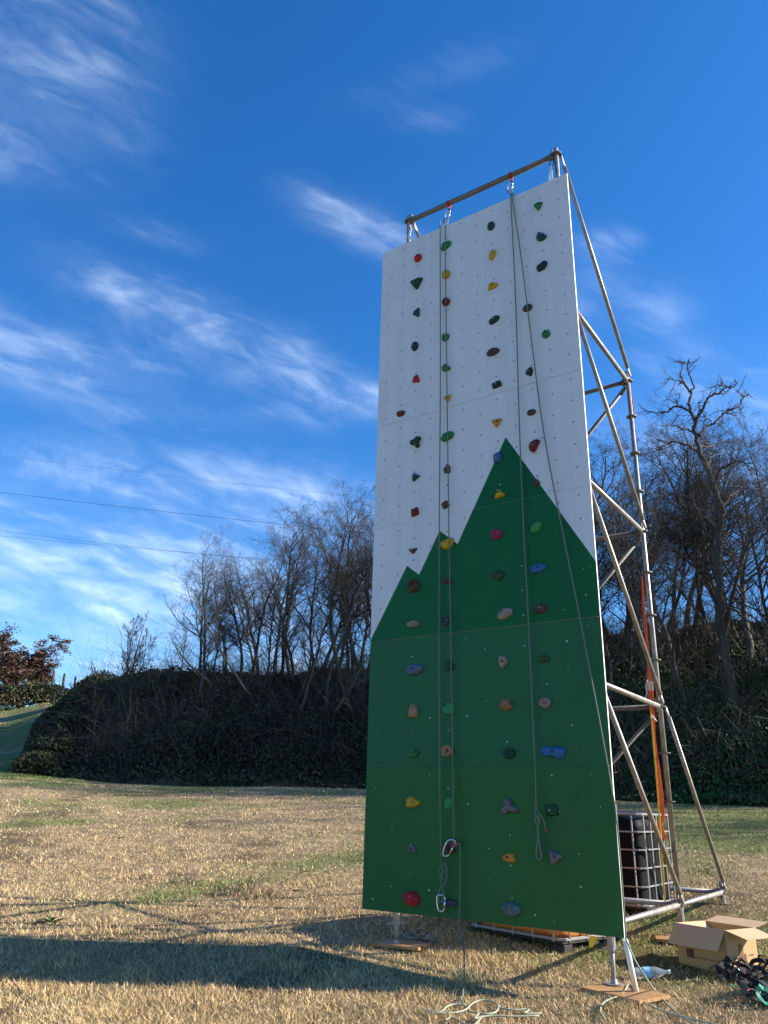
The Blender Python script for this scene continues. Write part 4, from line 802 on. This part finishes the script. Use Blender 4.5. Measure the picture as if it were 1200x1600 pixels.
# straps hanging in the tower
def strap(P, wd, mt, label, name, up=(0, 1, 0), t=.0018):
    m = MB(); P = smooth_pts(P, 4); rk = random.Random(len(P)); 
    m.sweep(P, [(-t, -wd/2), (t, -wd/2), (t, wd/2), (-t, wd/2)], up=up, scale=[(1+.25*math.sin(k*.55))*min(1, .35+k/(len(P)*.45)) for k in range(len(P))]); o = m.build(name, mt); tag(o, label, 'strap'); return o
ys = YR-.07
strap([pw(984.5, 604, YR+.05), pw(988, 640, YR+.06), pw(990, 690, YR+.06), pw(992, 720, YR+.045)], .035, mat('strap_red', (.6, .02, .03), .6), 'red webbing strap running down behind the top of the rear post', 'red_strap')
strap([pw(1003, 900, ys), pw(1006, 950, ys), pw(1012, 1020, ys), pw(1015, 1066, ys), pw(1018, 1100, ys-.01), pw(1022, 1150, ys), pw(1028, 1210, ys), pw(1034, 1262, ys), pw(1036, 1276, ys), pw(1031, 1288, ys), pw(1036, 1305, ys-.02), pw(1040, 1312, ys)], .048, ORANGE, 'long orange ratchet strap hanging beside the rear post over the black tank', 'orange_strap')
strap([pw(1016, 1100, ys-.04), pw(1020, 1150, ys-.05), pw(1026, 1220, ys-.05), pw(1031, 1290, ys-.05), pw(1035, 1350, ys-.05), pw(1039, 1408, ys-.05)], .018, YELLOW, 'thin yellow strap hanging from the tower to the base tube beside the black tank', 'yellow_strap')
root = empty('ratchet_buckle', pw(1015, 1075, ys-.03), 'steel ratchet and white cord tied to the orange strap above the middle joint', 'buckle')
m = MB(); cc = pw(1016, 1072, ys-.03); m.box(cc, (.06, .03, .10)); m.tube([cc+[-.04, 0, .04], cc+[.04, 0, .04]], .012, 8); m.build('ratchet', ALU, root)
m = MB(); m.tube(smooth_pts([pw(1012, 1062, ys-.03), pw(1009, 1072, ys-.04), pw(1011, 1082, ys-.04), pw(1008, 1092, ys-.04)], 4), .006, 6); m.tube(smooth_pts([pw(1016, 1120, ys-.03), pw(1024, 1124, ys-.04), pw(1017, 1117, ys-.05), pw(1026, 1127, ys-.04)], 4), .007, 6); m.build('cord', SLING, root)

# ------------------------------------------------------------------ boards under the jacks
def board(corners, label, up=.0):
    m = MB(); P = np.array([[c_[0], c_[1]] for c_ in corners]); zc = [hz(*p) for p in P]; z = max(zc)*.5+sum(zc)/8; m.slab([(p[0], p[1], z+.002) for p in P], (0, 0, 1), .024); o = m.build('foot_board', PLY); tag(o, label, 'board', 'wooden boards under the scaffold feet'); return o
def rect(cx, cy, a, b, rz): c, s = math.cos(rz), math.sin(rz); return [(cx+u*c-v*s, cy+u*s+v*c) for u, v in ((-a/2, -b/2), (a/2, -b/2), (a/2, b/2), (-a/2, b/2))]
board(rect(2.43, .12, .54, .38, -.32), 'orange-brown plywood board under the right front foot of the wall')
board(rect(.23, .33, .50, .34, .15), 'shaded brown board under the left front foot of the wall')
board(rect(2.33, 2.20, .5, .40, .3), 'orange-brown board half hidden behind the cardboard box')
board(rect(.22, 2.4, .5, .40, .1), 'board under the left rear foot of the scaffold tower, hidden behind the wall')

# ------------------------------------------------------------------ water tanks (cage containers)
def tank(cx, cy, rz, z0, mt, label, h=1.0, stack=0):
    root = empty('water_tank', (cx, cy, z0), label, 'water tank'); A, B = .60, .50; c, s = math.cos(rz), math.sin(rz)
    P = lambda x, y, z: np.array([cx+x*c-y*s, cy+x*s+y*c, z0+z])
    m = MB(); 
    for x in (-.5, 0, .5):
        for y in (-.4, 0, .4): m.box(P(x*1.02, y*1.02, .055), (.16, .14, .11), rz, bev=.01)
    for y in (-.4, 0, .4): m.box(P(0, y*1.02, .012), (1.18, .12, .02), rz, bev=.004)
    m.box(P(0, 0, .122), (1.2, 1.0, .022), rz, bev=.006); m.build('pallet', PALLET, root)
    m = MB(); v = []; lv = [(.0, .05), (.03, .0), (h-.12, .0), (h-.05, .04), (h, .14)]
    prof = lambda ins: [(sx*(A-.03-ins)+dx, sy*(B-.03-ins)+dy) for sx, sy, dx, dy in ((-1, -1, .12, 0), (1, -1, -.12, 0), (1, -1, -.035, .035), (1, -1, 0, .12), (1, 1, 0, -.12), (1, 1, -.035, -.035), (1, 1, -.12, 0), (-1, 1, .12, 0), (-1, 1, .035, -.035), (-1, 1, 0, -.12), (-1, -1, 0, .12), (-1, -1, .035, .035))]
    for zz, ins in lv: v += [P(x, y, .137+zz) for x, y in prof(ins)]
    n = 12; f = [tuple(range(n))[::-1], tuple(range(4*n, 5*n))]+[(k*n+q, k*n+(q+1) % n, (k+1)*n+(q+1) % n, (k+1)*n+q) for k in range(4) for q in range(n)]; m.add(v, f)
    b = m.build('bottle', mt, root, smooth=False)
    bv = b.modifiers.new('bevel', 'BEVEL'); bv.width = .035; bv.segments = 3; bv.limit_method = 'NONE'
    m = MB(); m.disc(P(0, 0, .137+h), .11, .10, .035, 20); m.build('lid', BLKP if mt is BLKP else mat('tank_lid', (.3, .02, .02), .5), root)
    m = MB(); rr = .0105
    for q in range(6):
        z = .15+q*(h-.02)/5; m.tube([P(-A, -B+.04, z), P(-A+.04, -B, z), P(A-.04, -B, z), P(A, -B+.04, z), P(A, B-.04, z), P(A-.04, B, z), P(-A+.04, B, z), P(-A, B-.04, z)], rr*(1.5 if q in (0, 5) else 1), 6, closed=True)
    for q in range(5):
        x = -A+.1+q*(2*A-.2)/4; [m.tube([P(x, sy*(B+.006), .13), P(x, sy*(B+.006), .13+h)], rr, 6) for sy in (-1, 1)]
    for q in range(4):
        y = -B+.1+q*(2*B-.2)/3; [m.tube([P(sx*(A+.006), y, .13), P(sx*(A+.006), y, .13+h)], rr, 6) for sx in (-1, 1)]
    for x, y in ((-A*.5, 0), (A*.5, 0)): m.tube([P(x, -B, .16+h), P(x, B, .16+h)], .010, 6)
    m.build('cage', CAGE, root)
    m = MB(); m.box(P(0, -B-.012, .62), (.34, .006, .26), rz); m.build('plate', STEEL, root) if mt is not BLKP else None
    return root
tank(1.79-.52, 2.93+.60+.05, R_(90), .175, BLKP, 'black plastic water tank in a steel cage behind the right edge of the wall', h=.98)
c1, c2, c3 = np.array([.52, 1.36]), np.array([1.70, .98]), np.array([2.01, 1.89])
ctr = (c1+c3)/2+[-.14, .05]
tank(ctr[0], ctr[1], R_(-16), hz(*ctr)-.09, AMBER, 'amber-brown tank in a grey cage, just visible under the bottom edge of the wall')
m = MB(); a0 = pw(921, 1462, .75); m.slab([a0, pw(935, 1464, .75), pw(926, 1480, .75), pw(920, 1480, .75)], (0, 1, 0), .003); o = m.build('strap_end', YELLOW); tag(o, 'short yellow strap end showing beneath the right end of the wall', 'strap')

# ------------------------------------------------------------------ cardboard box
FC, LC, RC = gp(1141, 1526), gp(1063, 1505), gp(1185, 1510)
def box_():
    u = LC-FC; u[2] = 0; u = nrm(u); v = np.array([u[1], -u[0], 0]); v = v if v@(RC-FC) > 0 else -v
    lu, lv, H = np.linalg.norm((LC-FC)[:2])*1.02, .42, .345; o0 = FC.copy(); o0[2] = min(FC[2], LC[2])+.0
    Q = lambda a, b, z: o0+u*a+v*b+np.array([0, 0, z]); root = empty('cardboard_box', Q(lu/2, lv/2, 0), 'open empty brown cardboard box with its flaps folded out, on the grass at the right', 'box')
    t = .004; m = MB()
    m.slab([Q(0, 0, 0), Q(lu, 0, 0), Q(lu, 0, H), Q(0, 0, H)], v, t); m.slab([Q(0, lv, 0), Q(lu, lv, 0), Q(lu, lv, H), Q(0, lv, H)], -v, t)
    m.slab([Q(0, t, 0), Q(0, lv-t, 0), Q(0, lv-t, H), Q(0, t, H)], u, t); m.slab([Q(lu, t, 0), Q(lu, lv-t, 0), Q(lu, lv-t, H), Q(lu, t, H)], -u, t)
    m.slab([Q(t, t, .003), Q(lu-t, t, .003), Q(lu-t, lv-t, .003), Q(t, lv-t, .003)], (0, 0, 1), t); m.build('carton', [CARD], root)
    def flap(a, b, out, ang, ln, sk, bend=0):
        d = out*math.cos(ang)+np.array([0, 0, 1.0])*math.sin(ang); e = nrm(b-a); n_ = nrm(np.cross(e, d)); m = MB()
        m.slab([a+e*.003, b-e*.003, b-e*(.003+sk)+d*ln, a+e*(.003+sk)+d*ln], n_, t); m.build('flap', CARDI, root)
    flap(Q(lu, -.001, H), Q(0, -.001, H), -v, R_(-48), .205, -.004); flap(Q(0, lv+.001, H), Q(lu, lv+.001, H), v, R_(10), .205, -.004)
    flap(Q(-.001, 0, H), Q(-.001, lv, H), -u, R_(-14), .20, .006); flap(Q(lu-.006, lv-.01, H-.002), Q(lu-.006, .01, H-.002), -u, R_(-38), .20, .006)
    m = MB(); q = lambda a, z: Q(a, -.0015, z)
    a_, z_ = lu*.82, .085; m.slab([q(a_, z_), q(a_-.075, z_), q(a_-.075, z_+.07), q(a_, z_+.07)], v, .001); 
    b_ = a_-.085
    for k in range(26): m.slab([q(b_-k*.0095, z_+.006), q(b_-k*.0095-.006, z_+.006), q(b_-k*.0095-.006, z_+.018-.004*(k % 3)), q(b_-k*.0095, z_+.018-.004*(k % 3))], v, .001)
    m.build('printed_mark', INK, root)
    m = MB(); q = lambda b, z: Q(-.0015, b, z)
    for pl in ([(.15, .08), (.22, .06), (.22, .19), (.20, .24), (.155, .23)], [(.225, .06), (.26, .07), (.255, .16), (.225, .15)]): m.slab([q(*p) for p in pl], u, .001)
    m.build('torn_tape', TAPE, root)
    m = MB()
    for k in range(7): m.slab([q(.07+k*.011, .12), q(.077+k*.011, .12), q(.077+k*.011, .128+.006*(k % 2)), q(.07+k*.011, .128+.006*(k % 2))], u, .001)
    for k in range(8): m.slab([q(.29+k*.010, .135), q(.296+k*.010, .135), q(.296+k*.010, .14+.004*(k % 3)), q(.29+k*.010, .14+.004*(k % 3))], u, .001)
    m.build('printed_mark', TAPE, root)
box_()

# ------------------------------------------------------------------ plastic bottle lying on the grass
def bottle():
    a, b = gp(984, 1530), gp(1048, 1532); d = nrm(b-a); Lb = .33; a[2] += .042; d[2] = .0; d = nrm(d); d = nrm(b+[0, 0, .02]-gp(984, 1530)); a[2] += .0; root = empty('plastic_bottle', a, 'clear plastic water bottle with blue label lying on the grass behind the right foot', 'bottle')
    pf = [(0, .012), (.004, .034), (.02, .043), (.06, .043), (.065, .041), (.10, .043), (.105, .041), (.17, .043), (.21, .042), (.235, .036), (.27, .022), (.29, .014), (.315, .014)]
    m = MB(); m.tube([a+d*s for s, r in pf], [r for s, r in pf], 18); o = m.build('body', PET, root, smooth=True)
    m = MB(); m.tube([a+d*.112, a+d*.168], .0436, 18, caps=False); m.build('label_sleeve', BLUEL, root, smooth=True)
    m = MB(); m.tube([a+d*.315, a+d*.333], .016, 14); m.build('cap', mat('bottle_cap', (.75, .8, .85), .5), root)
bottle()

# ------------------------------------------------------------------ climbing harnesses in a heap
def harness(cx, cy, rz, sz, label, legc, seed):
    rk = random.Random(seed); z0 = hz(cx, cy); root = empty('climbing_harness', (cx, cy, z0), label, 'harness', 'harnesses heaped beside the cardboard box'); c, s = math.cos(rz), math.sin(rz)
    P = lambda x, y, z: np.array([cx+(x*c-y*s)*sz, cy+(x*s+y*c)*sz, z0+max(.006, z*sz)])
    def loop(name, x0, y0, rx, rz_, tilt, wd, mt, zc, lean=0):
        m = MB(); n = 26; pts = []
        for k in range(n):
            a = k*2*math.pi/n; x = x0+rx*math.cos(a)*(1+.1*math.sin(3*a+seed)); up_ = rz_*math.sin(a); pts.append(P(x, y0+up_*math.cos(tilt)+.015*math.sin(4*a+seed), zc+up_*math.sin(tilt)+.01*math.cos(3*a)))
        m.sweep(pts, [(-.004, -wd/2), (.004, -wd/2), (.004, wd/2), (-.004, wd/2)], up=None, closed=True); m.build(name, mt, root)
    loop('waist_belt', 0, 0, .15, .11, .55, .045, BLACKW, .08); loop('leg_loop', -.09, -.12, .075, .07, 1.15, .038, legc, .075); loop('leg_loop', .09, -.13, .07, .06, .8, .038, legc, .06)
    loop('gear_loop', -.05, .1, .035, .055, 1.4, .016, BLACKW, .12); loop('gear_loop', .07, .09, .035, .055, 1.5, .016, BLACKW, .12)
    m = MB(); 
    for k in range(9):
        a0 = P(rk.uniform(-.15, .15), rk.uniform(-.15, .15), .03); pts = [a0]
        for _ in range(4): pts.append(pts[-1]+np.array([rk.uniform(-.07, .07), rk.uniform(-.07, .07), rk.uniform(-.03, .04)])); pts[-1][2] = max(pts[-1][2], z0+.01)
        m.ribbon(smooth_pts(pts, 4), .022, .0015, up=(.2, .1, 1))
    m.build('straps', legc, root)
    m = MB(); m.ring(P(0, -.05, .09), .028*sz/.9, .004, axis=(.3, 1, .4), n=12); m.ring(P(.06, -.02, .08), .022, .004, axis=(1, .3, .2), n=4, sides=4); m.build('buckle', ALU, root, smooth=True)
    m = MB(); pts = [P(-.15+.05*k, -.02+.05*math.sin(k*1.3), .05+.05*abs(math.sin(k*1.1+seed))) for k in range(7)]; m.tube(smooth_pts(pts, 4), .0055, 6); m.build('tie_cord', mat('cord_dull_pink', (.35, .09, .09), .7), root, smooth=True)
h1, h2, h3, h4 = gp(1152, 1532), gp(1178, 1530), gp(1186, 1566), gp(1160, 1556)
harness(h1[0], h1[1], .3, .85, 'black harness at the left of the heap, its loops standing against the box', BLACKW, 1)
harness(h2[0]+.05, h2[1]+.03, -.5, .9, 'black harness in the middle of the heap at the right edge of the photo', BLACKW, 2)
harness(h3[0], h3[1], 1.2, .9, 'teal green harness nearest the camera in the heap', TEALW, 3)
harness(h4[0]+.16, h4[1]+.1, 2.3, .8, 'black and green harness lying between the other harnesses of the heap', TEALW, 4)

# ------------------------------------------------------------------ small things in the grass
def weed(px, py, sz, n, label, seed):
    p = gp(px, py); rk = random.Random(seed); m = MB()
    for k in range(n):
        a = k*2.4+rk.uniform(-.3, .3); L_ = sz*rk.uniform(.6, 1.1); el = rk.uniform(.15, .9); d = np.array([math.cos(a), math.sin(a), 0]); s = np.array([-math.sin(a), math.cos(a), 0]); v = []
        for t, wd in ((0, .1), (.3, .6), (.6, 1), (.85, .6), (1, .05)):
            q = p+d*L_*t*math.cos(el)+np.array([0, 0, L_*(math.sin(el)*t-.55*t*t*math.sin(el))+.004]); v += [q-s*sz*.11*wd, q+[0, 0, -.006*wd], q+s*sz*.11*wd]
        m.add(v, [(3*i+j, 3*i+j+1, 3*i+j+4, 3*i+j+3) for i in range(4) for j in range(2)])
    o = m.build('broadleaf_weed', WEED, at=p); tag(o, label, 'plant', 'broad-leaved weeds in the field')
for q in [(80, 1441, .15, 18, 'largest broad-leaved green weed in the field, at the left edge of the long shadow', 1), (62, 1444, .09, 10, 'small green weed touching the largest weed in the field on its left', 2), (270, 1380, .08, 9, 'small green weed in the middle of the dry field', 3),
          (462, 1393, .09, 12, 'small green weed right of the dark bare patch in the field', 4), (150, 1305, .10, 12, 'green weed in the patch of green grass farther left', 5), (190, 1310, .09, 10, 'green weed at the right end of the far green patch', 6), (455, 1552, .06, 9, 'tiny green weed in the lit grass just in front of the shadow', 7)]: weed(*q)
def stalks(px, py, n, sz, label, seed):
    p = gp(px, py); rk = random.Random(seed); m = MB()
    for k in range(n):
        a = rk.uniform(0, 6.28); b0 = p+np.array([math.cos(a), math.sin(a), 0])*rk.uniform(0, sz*1.3); b0[2] = hz(b0[0], b0[1]); h = sz*rk.uniform(.5, 1); d = np.array([rk.uniform(-.5, .5), rk.uniform(-.5, .5), 1])
        m.tube([b0, b0+d*h*.5, b0+d*h+[rk.uniform(-.03, .03), rk.uniform(-.03, .03), 0]], [.003, .002, .001], 4)
        for q in range(5):
            c = b0+d*h*rk.uniform(.35, 1); e = np.array([rk.uniform(-1, 1), rk.uniform(-1, 1), rk.uniform(0, 1)])*.035; m.tube([c, c+e], [.0022, .001], 3)
    o = m.build('dead_weed', BARK, at=p); tag(o, label, 'plant', 'dead brown weeds in the field')
for q in [(352, 1400, 26, .16, 'clump of dead brown stalks in the bare patch left of the wall', 1), (385, 1392, 22, .15, 'dead brown weed stalks right of the thickest clump', 2), (415, 1402, 18, .12, 'low dead stalks between the bare patch and the wall', 3), (290, 1382, 12, .12, 'sparse dead stalks at the left of the bare patch', 4)]: stalks(*q)
p = gp(655, 1470); rk = random.Random(8); m = MB(); V_ = []; n = 22; kk = 12
for i in range(kk):
    ph = math.pi/2*i/(kk-1)
    for q in range(n):
        a = q*2*math.pi/n; r = .13*math.cos(ph)*(1+.3*math.sin(3*a+2)+.25*rk.uniform(-1, 1)); V_.append(p+np.array([r*math.cos(a)*1.3, r*math.sin(a)*.8, .075*math.sin(ph)*(1+.5*rk.uniform(-1, 1))+.002]))
m.add(V_, [(i*n+q, i*n+(q+1) % n, (i+1)*n+(q+1) % n, (i+1)*n+q) for i in range(kk-1) for q in range(n)]+[tuple((kk-1)*n+q for q in range(n))]); o = m.build('crumpled_rag', RAG); tag(o, 'crumpled pale rag on the board under the left end of the wall', 'rag')
